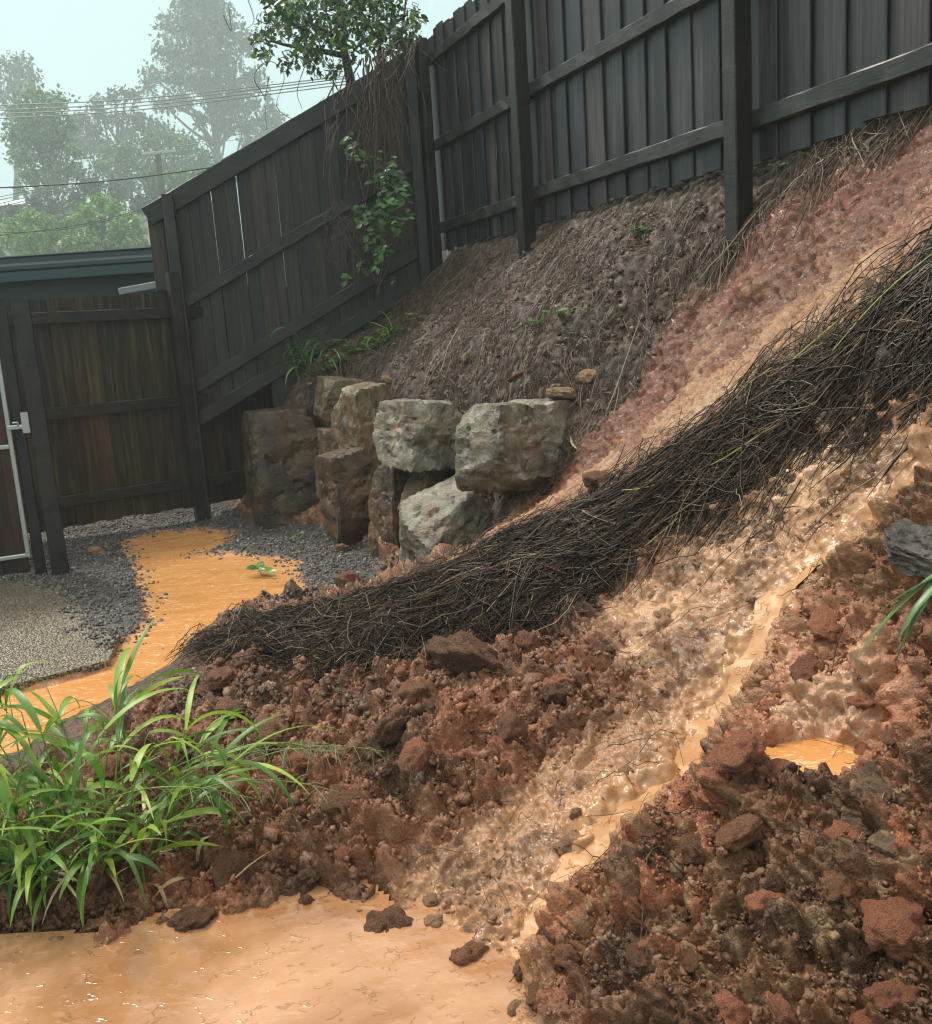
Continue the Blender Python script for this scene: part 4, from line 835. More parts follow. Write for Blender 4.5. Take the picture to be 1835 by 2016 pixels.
M_ctan = soil_clod_mat('tan_clod', (0.40, 0.23, 0.125), (0.52, 0.33, 0.19), (0.16, 0.08, 0.05))
M_cyel = soil_clod_mat('yellow_stone', (0.36, 0.24, 0.11), (0.46, 0.33, 0.18), (0.14, 0.09, 0.05))
CM = {}
def clod_mesh(k, m):
    key = (k, m.name)
    if key not in CM: CM[key] = mesh_np('clod', CV[k][0], CV[k][1], m)
    return CM[key]
def clod(px, py, w, h, m, seed, label, group, name='soil_clod', cat='clod', sink=0.25):
    q = hit(px, py + h * 0.3); s = w / 2 * q[1] / FOC * 1.05; o = link(name, clod_mesh(seed % 8, m))
    o.location = (q[0], q[1], float(surf(q[0], q[1])) + s * (h / w) * (1 - sink * 2) * 0.45); o.scale = (s, s, s * max(0.55, h / w) * 1.1); o.rotation_euler = (seed * .3, seed * .7 % 1, seed * 1.3)
    return tag(o, label, cat, group)
G1 = 'single clods below the straw mat'; G2 = 'single clods in the puddle'; G3_ = 'single red clods on the right mound'
clod(935, 1296, 156, 76, M_cbrown, 1, 'long brown clod just below the lower edge of the straw mat', G1); clod(597, 1495, 137, 92, M_cred, 2, 'large reddish clod right of the grass clump', G1)
clod(776, 1440, 98, 78, M_cdark, 3, 'dark blocky clod in the middle of the debris', G1); clod(1040, 1275, 60, 45, M_cred, 4, 'reddish clod right of the long brown clod', G1)
clod(1010, 1470, 70, 55, M_cbrown, 6, 'rounded brown clod at the edge of the pale wet mud', G1); clod(820, 1520, 80, 55, M_cred, 7, 'red brown clod right of the small straw tangle', G1)
clod(690, 1590, 95, 60, M_cbrown, 9, 'brown clod above the dark bank of the puddle', G1); clod(690, 1140, 55, 36, M_cred, 5, 'red clod at the top edge of the straw mat by the gravel', G1)
clod(543, 1828, 62, 46, M_cdark, 11, 'lone dark clod standing in the orange puddle', G2); clod(669, 1820, 74, 56, M_cdark, 12, 'dark clod at the puddle edge right of the lone one', G2)
clod(567, 1880, 38, 30, M_cdark, 13, 'small dark clod in the puddle below the lone one', G2); clod(767, 1826, 98, 66, M_cbrown, 14, 'wide brown clod where the mud meets the puddle', G2)
clod(928, 1872, 92, 98, M_cbrown, 15, 'tall brown clod between the puddle and the stream mouth', G2); clod(631, 1888, 56, 34, M_cbrown, 16, 'flat brown clod in the puddle centre', G2)
clod(856, 1828, 36, 32, M_ctan, 17, 'small tan clod in the thin arm of the puddle', G2); clod(836, 1872, 32, 22, M_cbrown, 18, 'little brown clod in front of the thin puddle arm', G2); clod(804, 1994, 28, 22, M_cbrown, 19, 'little brown clod at the bottom of the puddle', G2); clod(928, 1994, 44, 34, M_ctan, 20, 'tan clod at the bottom right of the puddle', G2); clod(385, 1830, 95, 60, M_cbrown, 10, 'brown clod under the tips of the grass at the puddle edge', G2); clod(150, 2000, 40, 22, M_cbrown, 21, 'half sunk clod at the bottom left of the puddle', G2)
for i, (x, y, w, h, m, lb) in enumerate([(1040, 1905, 60, 44, M_cbrown, 'brown clod where the stream enters the puddle'), (1062, 1960, 70, 50, M_cdark, 'dark clod at the foot of the mound by the puddle'), (1015, 1992, 40, 30, M_ctan, 'tan clod awash at the foot of the mound'), (985, 1945, 34, 24, M_ctan, 'tan clod awash below the stream mouth'), (1085, 1885, 60, 46, M_cdark, 'dark clod on the left flank of the mound')]):
    clod(x, y, w, h, m, 22 + i, lb, G2)
for i, (x, y, w, h, m, lb) in enumerate([(1452, 1502, 104, 74, M_cred, 'dark red clod below the small puddle'), (1456, 1660, 104, 78, M_cbrown, 'broad brown clod in the middle of the right mound'), (1368, 1676, 78, 56, M_cbrown, 'brown clod left of the broad one on the right mound'),
    (1761, 1831, 106, 80, M_cred, 'orange red clod below the green brown rock'), (1452, 1967, 104, 84, M_cred, 'big red clod at the bottom of the mound'), (1544, 1995, 84, 60, M_cred, 'red clod right of the big one at the bottom edge'), (1761, 1951, 114, 78, M_cred, 'red clod in the bottom right corner'),
    (1684, 1670, 42, 40, M_cred, 'small upright red clod beside the dark hollow'), (1636, 1692, 40, 32, M_cred, 'small red clod left of the upright one'), (1624, 1732, 44, 34, M_cred, 'small red clod under the other two'), (1700, 1995, 92, 56, M_cred, 'flat red clod at the bottom edge near the corner'), (1652, 1768, 66, 50, M_cbrown, 'brown clod left of the orange red one'), (1630, 1240, 90, 60, M_cred, 'red clod on the wet red face above the small puddle'), (1590, 1330, 70, 50, M_cred, 'red clod just above the small puddle')]):
    clod(x, y, w, h, m, 30 + i, lb, G3_)
for i, (x, y, w, h, lb) in enumerate([(1327, 1722, 38, 30, 'yellow stone on the left flank of the right mound'), (1133, 1764, 42, 34, 'pale yellow stone beside the stream'), (1500, 1722, 24, 18, 'small round yellow stone in the middle of the mound'), (1300, 1865, 30, 22, 'left of two pebbles low on the mound'), (1355, 1863, 28, 20, 'right of two pebbles low on the mound'), (1165, 1062, 0, 0, '')][:5]):
    clod(x, y, w, h, M_cyel, 50 + i, lb, 'single stones on the right mound', 'stone', 'stone', 0.1)
for i, (x, y, w, h, lb) in enumerate([(1160, 738, 36, 18, 'pale stone on the mulch above the biggest boulder'), (920, 700, 26, 22, 'small grey stone on the mulch slope'), (765, 745, 22, 14, 'small pinkish stone on the soil above the wall'), (1110, 772, 62, 14, 'flat pale stone showing through the mulch behind the biggest boulder'), (190, 1085, 34, 14, 'orange brown stone on the gravel near the gate'), (672, 1080, 30, 14, 'tan stone on the gravel at the wall foot'), (1365, 430, 14, 10, 'tiny pale stone at the foot of the right post')]):
    clod(x, y, w, h, M_ctan if i not in (1,) else M_cyel, 60 + i, lb, 'loose stones on mulch and gravel', 'stone', 'stone', 0.45)
# unnamed lookalike clods, each a thing of its own
rg = np.random.default_rng(88)
def many(n, keep, xr, yr, mats, pm, smin, smax, label, group, seed):
    xy = scatter(n, xr, yr, keep, seed)
    for k in range(n):
        m = mats[rg.choice(len(mats), p=pm)]; s = smin + (smax - smin) * rg.random() ** 2.2; o = link('soil_clod', clod_mesh(int(rg.integers(8)), m))
        o.location = (xy[k, 0], xy[k, 1], float(surf(xy[k, 0], xy[k, 1])) - s * 0.10); o.scale = (s, s * rg.uniform(.75, 1.1), s * rg.uniform(.6, 1)); o.rotation_euler = tuple(rg.uniform(-.5, .5, 2)) + (rg.uniform(0, 6.28),)
        tag(o, label, 'clod', group)
brown_zone = lambda x, y: (sdf(straw_poly, x, y) > 0.03) & (sdf(tan_poly, x, y) > 0.02) & (sdf(mound_poly, x, y) > 0.05) & (sdf(fg_pool, x, y) > 0.04) & (sdf(gate_pool, x, y) > 0.12) & (y < 4.0) & (x < 0.75) & (x > -1.25)
many(70, brown_zone, (-1.3, 0.75), (1.9, 3.9), [M_cbrown, M_cred, M_cdark], [.5, .25, .25], 0.022, 0.075, 'brown clod among the loose debris below the straw mat', 'brown debris clods', 89)
many(50, lambda x, y: sdf(mound_poly, x, y) < -0.03, (0.05, 1.2), (1.2, 2.6), [M_cbrown, M_cred, M_cdark], [.3, .45, .25], 0.014, 0.045, 'small red brown clod on the mound right of the stream', 'mound clods', 90)
many(30, lambda x, y: (sdf(tan_poly, x, y) < -0.03) & (polydist(CHAN, x, y)[0] > 0.07), (-0.2, 1.3), (1.6, 3.6), [M_ctan], [1.0], 0.012, 0.04, 'tan clod stuck on the wet pale mud beside the stream', 'tan clods', 91)
# crumbs, too many to count, of the same soil as the ground they lie on
def crumbs(n, keep, xr, yr, smin, smax, seed, sub=1, jag=0.26, var=0.28, up=0.0, pw=2.0):
    rg = np.random.default_rng(seed); xy = scatter(n, xr, yr, keep, seed); sz = smin + (smax - smin) * rg.random(n) ** pw
    tone = soil_at(xy[:, 0], xy[:, 1]) * rg.uniform(1 - var, 1 + var, (n, 1)); z = np.maximum(surf(xy[:, 0], xy[:, 1]) + sz * up, -0.02)
    return lumps(np.c_[xy, z], sz, tone, sub, seed + 1, 0.85, jag)
mound_z = lambda x, y: sdf(mound_poly, x, y) < 0.02
tan_z = lambda x, y: sdf(tan_poly, x, y) < 0.02
mouth = np.array([flat(*q) for q in [(640, 1830), (760, 1800), (900, 1780), (1010, 1800), (1060, 1880), (1090, 2016), (1110, 2120), (980, 2120), (960, 1990), (860, 1930), (720, 1900), (600, 1890)]])
mouth_z = lambda x, y: sdf(mouth, x, y) < 0.0
parts = [crumbs(12500, brown_zone, (-1.3, 0.75), (1.9, 3.9), 0.003, 0.014, 92, 1, 0.34, 0.25, -0.15, 2.6), crumbs(260, brown_zone, (-1.3, 0.75), (1.9, 3.9), 0.012, 0.030, 93, 2, 0.2, 0.2, -0.2),
         crumbs(15000, mound_z, (0.05, 1.3), (1.15, 2.7), 0.0018, 0.0085, 94, 1, 0.34, 0.25, -0.15, 2.6), crumbs(220, mound_z, (0.05, 1.3), (1.15, 2.7), 0.008, 0.018, 95, 2, 0.2, 0.2, -0.2),
         crumbs(1300, tan_z, (-0.3, 1.4), (1.6, 3.6), 0.002, 0.009, 96, 1, 0.3, 0.15, -0.2, 2.5), crumbs(260, mouth_z, (-0.6, 0.3), (1.4, 2.2), 0.003, 0.015, 97, 1, 0.34, 0.25, 0.1),
         crumbs(4500, in_mulch, (-1.9, 2.3), (2.6, 8.2), 0.006, 0.020, 98, 1, .28, .5)]
off = 0; vv, ff, cc = [], [], []
for v, f, c in parts: vv.append(v); ff.append(f + off); cc.append(c); off += len(v)
tag(link('soil_crumbs', mesh_np('soil_crumbs', np.vstack(vv), np.vstack(ff), M_lump, False, {'tone': np.vstack(cc)})), 'crumbled red brown soil scattered over the slip', 'soil', kind='stuff')

# ================================================================== GRASS AND WEEDS
M_blade = leaf_mat('wet_grass_blade', (0.05, 0.14, 0.022), (0.14, 0.30, 0.035), (0.36, 0.50, 0.08), 0.42)
M_blade2 = leaf_mat('dull_grass_blade', (0.035, 0.085, 0.03), (0.07, 0.16, 0.05), (0.14, 0.26, 0.08), 0.35)
M_stem = plain('grass_stem', (0.16, 0.26, 0.07), 0.4, 0, 0.25); M_seed = plain('grass_seed_head', (0.22, 0.26, 0.12), 0.6, 0, 0.2)
def blade_mesh(name, base, dirv, L, W, droop, m, seg=10, twist=0.0, fold=0.22, start=0.0):
    dirv = np.asarray(dirv, float); dirv /= np.linalg.norm(dirv); hor = np.array([dirv[0], dirv[1], 0]); hl = np.linalg.norm(hor)
    hor = hor / hl if hl > 1e-4 else np.array([1.0, 0, 0]); side0 = np.array([-hor[1], hor[0], 0]); el = math.atan2(dirv[2], hl)
    p = np.array(base, float); v = []; kink = 0.25 + 0.5 * random.random(); kk = droop * (0.35 if random.random() < .25 else 0)
    for k in range(seg + 1):
        u = k / seg; e_ = el - droop * u ** 1.5 - (kk if u > kink else 0); tg_ = hor * math.cos(e_) + np.array([0, 0, math.sin(e_)])
        if k: p = p + tg_ * (L / seg)
        nrm_ = np.cross(side0, tg_); a = twist * u; sd_ = side0 * math.cos(a) + nrm_ * math.sin(a); up_n = np.cross(tg_, sd_)
        w = W / 2 * min(1.0, (0.35 + 2.6 * u)) * (1 - u ** 2.4) + 0.0004
        v += [p + sd_ * w - up_n * (-fold * w), p, p - sd_ * w - up_n * (-fold * w)]
    f = [(3 * k + j, 3 * k + j + 1, 3 * k + j + 4, 3 * k + j + 3) for k in range(seg) for j in (0, 1)]
    return mesh_py(name, v, f, m, True)
def tuft(name, label, cat, base_px, spread, n_stems, leaves, hgt, leafL, leafW, m, seed, lean=(0, 0), elev=(40, 85), group=None, depth=None, seeds=0, maxl=300, bias=None):
    random.seed(seed); b = hit(*base_px) if depth is None else at(*base_px, depth); root = empty(name, tuple(b)); tag(root, label, cat, group); cnt = 0
    for s_ in range(n_stems):
        ang_ = random.uniform(0, 2 * math.pi); rr_ = spread * math.sqrt(random.random()); x = b[0] + rr_ * math.cos(ang_) * 1.5; y = b[1] + rr_ * math.sin(ang_) * 0.7
        z = float(surf(x, y)) - 0.01 if depth is None else b[2]
        az = ang_ + random.gauss(0, 0.6); el = math.radians(random.uniform(*elev)); d = np.array([math.cos(az) * math.cos(el) + lean[0], math.sin(az) * math.cos(el) + lean[1], math.sin(el)]); d /= np.linalg.norm(d)
        H_ = hgt * random.uniform(0.55, 1.1); pts = [np.array([x, y, z])]
        for k in range(6):
            d = d + np.array([d[0] * 0.05, d[1] * 0.05, -0.05 * (k + 1) / 3]); d /= np.linalg.norm(d); pts.append(pts[-1] + d * H_ / 6)
        link('stem', tube_mesh('stem', pts, [0.0035, 0.0028, 0.0012], M_stem, 5, 14), root); pts = spline(pts, 30)
        for k in range(leaves):
            if cnt >= maxl: break
            u = random.uniform(0.12, 1.0) if k else 1.0; q = pts[int(u * 29)]; t_ = pts[min(29, int(u * 29) + 1)] - pts[max(0, int(u * 29) - 1)]; t_ /= np.linalg.norm(t_)
            a = math.atan2(t_[1], t_[0]) + random.gauss(0, 1.6); sp_ = random.uniform(0.3, 1.5); dv = t_ * 0.9 + np.array([math.cos(a), math.sin(a), 0.15]) * sp_
            L_ = leafL * random.uniform(0.55, 1.25); W_ = leafW * random.uniform(0.65, 1.2)
            link('blade', blade_mesh('blade', q, dv, L_, W_, random.uniform(0.5, 2.3), m, 9, random.gauss(0, 0.7)), root); cnt += 1
    for k in range(seeds):
        ang_ = random.uniform(-0.6, 1.0); d = np.array([math.cos(ang_) * .7, math.sin(ang_) * .3 - 0.1, 0.75]); pts = [b + np.array([random.uniform(-.1, .25), random.uniform(-.05, .1), 0.1])]
        for j in range(7): pts.append(pts[-1] + d * hgt * 0.22); d = d + np.array([0.10, 0, -0.17]); d /= np.linalg.norm(d)
        st_ = link('stem', tube_mesh('stem', pts, [0.002, 0.0016, 0.0008], M_stem, 5, 24), root); pp = spline(pts, 40); br = []
        for j in range(26):
            q = pp[22 + int(j / 26 * 17)]; e_ = np.array([random.gauss(0, 1), random.gauss(0, 1), random.gauss(-.6, .5)]); e_ /= np.linalg.norm(e_); l_ = random.uniform(.02, .06); br.append([q, q + e_ * l_ * .5, q + e_ * l_ + [0, 0, -.01]])
        v, q = tubes(np.array(br), np.full(26, 0.0011), 3); link('seed_head', mesh_np('seed_head', v, q, M_seed), st_)
    return root
tuft('grass_clump', 'big bright green grass clump on the soil mound beside the puddle', 'grass', (175, 1715), 0.19, 48, 6, 0.43, 0.27, 0.022, M_blade, 5, (0.0, -0.06), (55, 89), seeds=6, maxl=268)
gc = [o for o in COL.objects if o.name == 'grass_clump'][0]; random.seed(31)
for k in range(26):                               # dead straw-coloured blades low in the clump
    a = random.uniform(0, 6.28); x, y = gc.location.x + random.gauss(0, .2), gc.location.y + random.gauss(0, .1)
    link('dead_blade', blade_mesh('dead_blade', (x, y, float(surf(x, y))), (math.cos(a), math.sin(a), random.uniform(.2, .9)), random.uniform(.14, .3), .011, random.uniform(.8, 2.4), M_tan_leaf, 8, random.gauss(0, .8)), gc)
tuft('grass_tuft', 'tall grass tuft growing over the top of the boulder wall', 'grass', (615, 735), 0.10, 9, 6, 0.36, 0.34, 0.020, M_blade2, 6, (-0.15, -0.1), (35, 85), 'grass tufts above the wall', seeds=1)
tuft('grass_tuft', 'yellowish green grass tuft beside the foot of the climbing vine', 'grass', (770, 665), 0.05, 6, 6, 0.10, 0.22, 0.013, M_blade, 7, (0, 0), (35, 85), 'grass tufts above the wall')
tuft('grass_tuft', 'thin grass tuft on the dark boulder at the fence', 'grass', (545, 790), 0.06, 5, 4, 0.16, 0.22, 0.012, M_blade2, 8, (-0.3, -0.2), (20, 70), 'grass tufts above the wall')
random.seed(12); b = at(1875, 1120, 1.62); rt_ = empty('grass_tuft', tuple(b)); tag(rt_, 'green grass tuft leaning in from the right edge', 'grass')
for (x, y, w) in ((1685, 1310, .018), (1715, 1270, .016), (1760, 1250, .018), (1700, 1230, .012), (1790, 1260, .014), (1740, 1290, .010), (1815, 1240, .016)):
    e_ = at(x, y, 1.62 + random.uniform(-.05, .1)); d = e_ - b; L_ = np.linalg.norm(d); link('blade', blade_mesh('blade', b + np.array([0, random.uniform(-.02, .02), random.uniform(-.01, .02)]), d / L_ + np.array([0, 0, 0.18]), L_ * 1.02, w, 0.35, M_blade2, 9, random.gauss(0, .4), .3), rt_)
# small green weeds
M_weed = leaf_mat('weed_leaf', (0.05, 0.15, 0.03), (0.10, 0.26, 0.06), (0.18, 0.36, 0.10), 0.3)
def leaf_verts(L, W, fold=0.18, n=6):
    v = []
    for k in range(n + 1):
        u = k / n; w = W / 2 * math.sin(math.pi * min(1, u * 0.94 + 0.03)) ** 0.75 * (1.15 - 0.35 * u); v += [(u * L, w, fold * w + .12 * L * u * (1 - u)), (u * L, 0, .12 * L * u * (1 - u)), (u * L, -w, fold * w + .12 * L * u * (1 - u))]
    return v, [(3 * k + j, 3 * k + j + 1, 3 * k + j + 4, 3 * k + j + 3) for k in range(n) for j in (0, 1)]
LV = {}
def leaf(parent, q, d, nrm_, size, m, wide=0.6, name='leaf'):
    key = (m.name, wide)
    if key not in LV: v, f = leaf_verts(1, wide); LV[key] = mesh_py('leaf', v, f, m, True)
    d = Vector(d).normalized(); n = Vector(nrm_); n = (n - d * n.dot(d)); n = n.normalized() if n.length > 1e-4 else d.orthogonal().normalized(); s = n.cross(d)
    o = link(name, LV[key], parent); o.matrix_basis = Matrix(((d.x * size, s.x * size, n.x * size, q[0]), (d.y * size, s.y * size, n.y * size, q[1]), (d.z * size, s.z * size, n.z * size, q[2]), (0, 0, 0, 1))); return o
def weed(px, py, n, size, label, seed, spread=0.03, h=0.04):
    rg = np.random.default_rng(seed); b = hit(px, py); root = empty('weed', tuple(b)); tag(root, label, 'weed', 'small green weeds')
    b = np.array([b[0], b[1], max(float(surf(b[0], b[1])), 0.0)])
    for k in range(n):
        e_ = b + np.array([rg.normal(0, spread), rg.normal(0, spread), rg.uniform(0.3, 1) * h]); link('stem', tube_mesh('stem', [b, (b + e_) / 2 + [0, 0, h * .2], e_], [0.0012], M_stem, 4, 5), root)
        a = rg.uniform(0, 6.28); leaf(root, e_, (math.cos(a), math.sin(a), 0.1), (rg.normal(0, .3), -0.4, 1), size * rg.uniform(.7, 1.2), M_weed, 0.75)
weed(1262, 462, 14, 0.045, 'small bright weed on the mulch below the long fence', 1, .04, .05); weed(1062, 642, 6, 0.07, 'weed with a few round leaves in the middle of the mulch', 2, .05, .05); weed(1104, 628, 5, 0.06, 'round leaved weed right of its neighbour on the mulch', 3, .05, .05)
weed(517, 1148, 7, 0.07, 'green sprig floating on the orange flood water', 4, .04, .05); weed(830, 632, 6, 0.05, 'weed near the foot of the side fence', 5, .05, .08); weed(1590, 305, 10, 0.04, 'green weed at the foot of the fence right of the post', 6, .06, .05); weed(1530, 345, 5, 0.035, 'tiny weed hanging at the broken lip', 7, .04, .06)
weed(590, 1062, 4, 0.035, 'tiny sprout in the gravel by the wall', 8); weed(355, 1052, 4, 0.03, 'tiny sprout in the flood water near the fence', 9); weed(690, 985, 3, .03, 'tiny sprout at the foot of the brown boulder', 10); weed(200, 1040, 6, .06, 'grassy sprout at the bottom of the low fence', 11, .04, .08)
def creeper(pxs, n, size, label, seed):
    rg = np.random.default_rng(seed); pl = spline(hits(pxs)[:, :2], 60); root = empty('creeper', tuple(hit(*pxs[0]))); tag(root, label, 'creeper', 'small green weeds')
    link('stem', tube_mesh('stem', np.c_[pl, surf(pl[:, 0], pl[:, 1]) + 0.02], [0.002], M_stem, 4), root)
    for k in range(n):
        q = pl[rg.integers(60)] + rg.normal(0, 0.07, 2); z = float(surf(q[0], q[1])) + rg.uniform(0.02, 0.07); a = rg.uniform(0, 6.28); leaf(root, (q[0], q[1], z), (math.cos(a), math.sin(a), .1), (rg.normal(0, .4), -.5, 1), size * rg.uniform(.6, 1.2), M_weed, .8)
creeper([(630, 740), (680, 705), (740, 680), (800, 650)], 70, 0.05, 'low leafy creeper spreading above the wall beside the grass tuft', 21)

# ================================================================== VINE ON THE FENCE CORNER, OVERHANGING TREE
M_vleaf = leaf_mat('climber_leaf', (0.022, 0.075, 0.024), (0.045, 0.15, 0.040), (0.12, 0.28, 0.07), 0.3); M_vine = plain('dead_vine', (0.085, 0.054, 0.040), 0.6, 0, .4); M_bark = plain('dark_bark', (0.045, 0.034, 0.030), 0.6, 0, .3)
M_tleaf = leaf_mat('overhanging_leaf', (0.022, 0.050, 0.022), (0.045, 0.085, 0.035), (0.13, 0.24, 0.05), 0.3)
def blob_points(blobs, dens, Y, yj, seed, shell=0.0):
    rg = np.random.default_rng(seed); out = []
    for (x, y, r) in blobs:
        n = max(2, int(dens * r * r)); a = rg.uniform(0, 6.28, n); q = r * np.sqrt(rg.random(n)); c = rg.normal(0, yj * 0.5)
        for k in range(n): out.append(at(x + q[k] * math.cos(a[k]), y + q[k] * math.sin(a[k]), Y + c + rg.uniform(-1, 1) * yj * 0.5))
    return np.array(out)
vb = [(695, 300, 22), (690, 272, 12), (735, 312, 18), (762, 330, 24), (778, 352, 24), (790, 382, 20), (752, 370, 24), (707, 420, 16), (730, 442, 24), (757, 440, 24), (786, 440, 18), (800, 420, 12), (742, 482, 22), (790, 470, 12), (722, 520, 20), (746, 515, 15), (762, 498, 12), (678, 545, 10), (772, 555, 8), (740, 405, 18), (770, 400, 18)]
rg = np.random.default_rng(50); root = empty('climbing_vine', tuple(at(740, 560, 7.75))); tag(root, 'leafy green vine climbing the corner of the side fence', 'vine')
rng_ = np.random.default_rng(3); pts = blob_points(vb, 0.044, 7.75, 0.22, 51)
pts = pts[rng_.permutation(len(pts))]
for q in pts[:290]:
    a = rg.uniform(0, 6.28); leaf(root, q, (math.cos(a), rg.normal(0, .3) - .2, math.sin(a) * .5 - .5), (rg.normal(0, .35), -0.8, 0.8), rg.uniform(0.038, 0.07), M_vleaf, 0.7)
for pl in ([(745, 580), (742, 500), (735, 440), (715, 400)], [(745, 580), (760, 480), (770, 400), (765, 320)], [(750, 560), (780, 480), (795, 420), (780, 340)], [(742, 500), (720, 400), (700, 320), (690, 260)], [(742, 560), (725, 530), (690, 540)]):
    link('stem', tube_mesh('stem', [at(x, y, 7.78) for x, y in pl], [0.006, 0.003], M_vine, 5, 16), root)
# dead vines draped over the corner
root = empty('dead_vine', tuple(at(740, 170, 7.7))); tag(root, 'tangle of brown dead vines hanging down the fence corner', 'vine')
for k in range(75):
    x0 = rg.uniform(650, 835) if k < 38 else rg.normal(745, 14); y0 = 375 - 0.295 * x0 * 0 + rg.uniform(-30, 30) + (840 - x0) * 0.62 - 310; y0 = max(y0, 70)
    ln = rg.uniform(60, 230) if k < 38 else rg.uniform(120, 280); pl = [(x0, y0)]; dx = rg.normal(0, 6)
    for j in range(5): pl.append((pl[-1][0] + dx + rg.normal(0, 9), pl[-1][1] + ln / 5))
    Y_ = rg.uniform(7.62, 7.9); link('dead_stem', tube_mesh('dead_stem', [at(x, y, Y_ + rg.normal(0, .02)) for x, y in pl], [rg.uniform(.003, .008), .0025], M_vine, 4, 14), root)
for k in range(34):
    x0, y0 = rg.uniform(640, 720), rg.uniform(390, 470); pl = [(x0, y0)]; a = rg.uniform(0, 6.28)
    for j in range(5): pl.append((pl[-1][0] + 14 * math.cos(a), pl[-1][1] + 22 * abs(math.sin(a)) + 4)); a += rg.normal(0, .8)
    link('dead_stem', tube_mesh('dead_stem', [at(x, y, 7.75) for x, y in pl], [.003, .0015], M_vine, 4, 12), root)
for pl in ([(520, 190), (500, 150), (530, 120), (560, 150), (545, 210), (590, 235), (640, 190)], [(440, 30), (455, 60), (450, 10)], [(485, -10), (500, 40), (480, 60)], [(530, 150), (522, 200), (525, 255)], [(600, 130), (585, 180), (595, 215)], [(640, 560), (650, 490), (640, 440)]):
    link('dead_stem', tube_mesh('dead_stem', [at(x, y, 8.35) for x, y in pl], [.004, .002], M_vine, 4, 30), root)
# overhanging tree
tb = [(540, 50, 36), (520, 82, 28), (560, 15, 36), (600, 50, 45), (600, 92, 35), (640, 20, 50), (640, 80, 40), (690, 20, 50), (690, 62, 44), (735, 30, 45), (742, 80, 38), (780, 40, 38), (790, 80, 28), (818, 30, 20), (570, 122, 22), (518, 112, 14), (620, 130, 22), (655, 140, 16), (690, 118, 18), (760, 108, 22), (815, 68, 14), (600, -30, 60), (680, -40, 60), (760, -30, 55), (540, -30, 40)]
root = empty('overhanging_tree', tuple(at(720, 300, 8.9))); tag(root, 'dark leafed tree hanging over the fence corner', 'tree')
tr = link('trunk', tube_mesh('trunk', [at(715, 420, 8.75), at(705, 250, 8.75), at(690, 160, 8.7), at(676, 90, 8.7), at(664, -20, 8.8)], [.06, .05, .035, .022], M_bark, 8, 30), root)
for pl in ([(710, 300), (750, 170), (746, 70), (738, -30)], [(710, 300), (770, 150), (790, 75), (800, -10)], [(676, 90), (640, 60), (600, 40)], [(680, 110), (630, 100), (570, 90), (530, 80)], [(746, 70), (770, 50), (800, 30)], [(670, 50), (700, 10), (720, -20)], [(600, 60), (560, 30), (530, 0)], [(746, 90), (720, 40), (700, 0)]):
    link('limb', tube_mesh('limb', [at(x, y, 8.7 + rg.normal(0, .05)) for x, y in pl], [.03, .018, .008], M_bark, 6, 16), root)
pts = blob_points(tb, 0.085, 8.65, 0.9, 53); pts = pts[np.argsort(pts[:, 1])]
def leaf_dir(): a = rg.uniform(0, 6.28); return (math.cos(a), math.sin(a), rg.uniform(-1.4, 0.1)), (rg.normal(0, .6), rg.normal(0, .6), 1)
for q in pts[:280]: d, nn_ = leaf_dir(); leaf(root, q, d, nn_, rg.uniform(0.045, 0.08), M_tleaf, 0.55)
def leaf_cloud(name, pts, size, m, rg, wide=0.55, droop=0.6, parent=None):
    n = len(pts); d = rg.normal(size=(n, 3)); d[:, 2] -= droop; d /= np.linalg.norm(d, axis=1, keepdims=True); u_ = rg.normal(size=(n, 3)); s_ = np.cross(d, u_); s_ /= np.linalg.norm(s_, axis=1, keepdims=True) + 1e-9
    L_ = size * rg.uniform(.6, 1.4, (n, 1)); w = L_ * wide / 2; nn_ = np.cross(d, s_)
    v = np.stack([pts, pts + d * L_ * .45 + s_ * w + nn_ * w * .3, pts + d * L_, pts + d * L_ * .45 - s_ * w + nn_ * w * .3], 1).reshape(-1, 3); f = np.arange(n * 4).reshape(n, 4)
    o = link(name, mesh_np(name, v, f, m, False, {'tint': np.repeat(rg.random(n), 4)}), parent); return o
M_tleaf2 = leaf_mat('overhanging_foliage', (0.022, 0.050, 0.022), (0.04, 0.075, 0.033), (0.12, 0.22, 0.05), 0.3, 'attr')
tag(leaf_cloud('foliage', pts[280:], 0.058, M_tleaf2, rg, .6, .6, root), kind='stuff')
tw = []
for k in range(220):
    x, y, r = tb[rg.integers(len(tb))]; a = rg.uniform(0, 6.28); q0 = at(x, y, 8.65 + rg.normal(0, .2)); q1 = at(x + r * 1.1 * math.cos(a), y + r * 1.1 * math.sin(a), 8.65 + rg.normal(0, .25)); tw.append(spline([q0, (q0 + q1) / 2 + rg.normal(0, .03, 3), q1], 5))
v, q = tubes(np.array(tw), np.full(220, .0035), 3); link('twigs', mesh_np('twigs', v, q, M_bark), root)

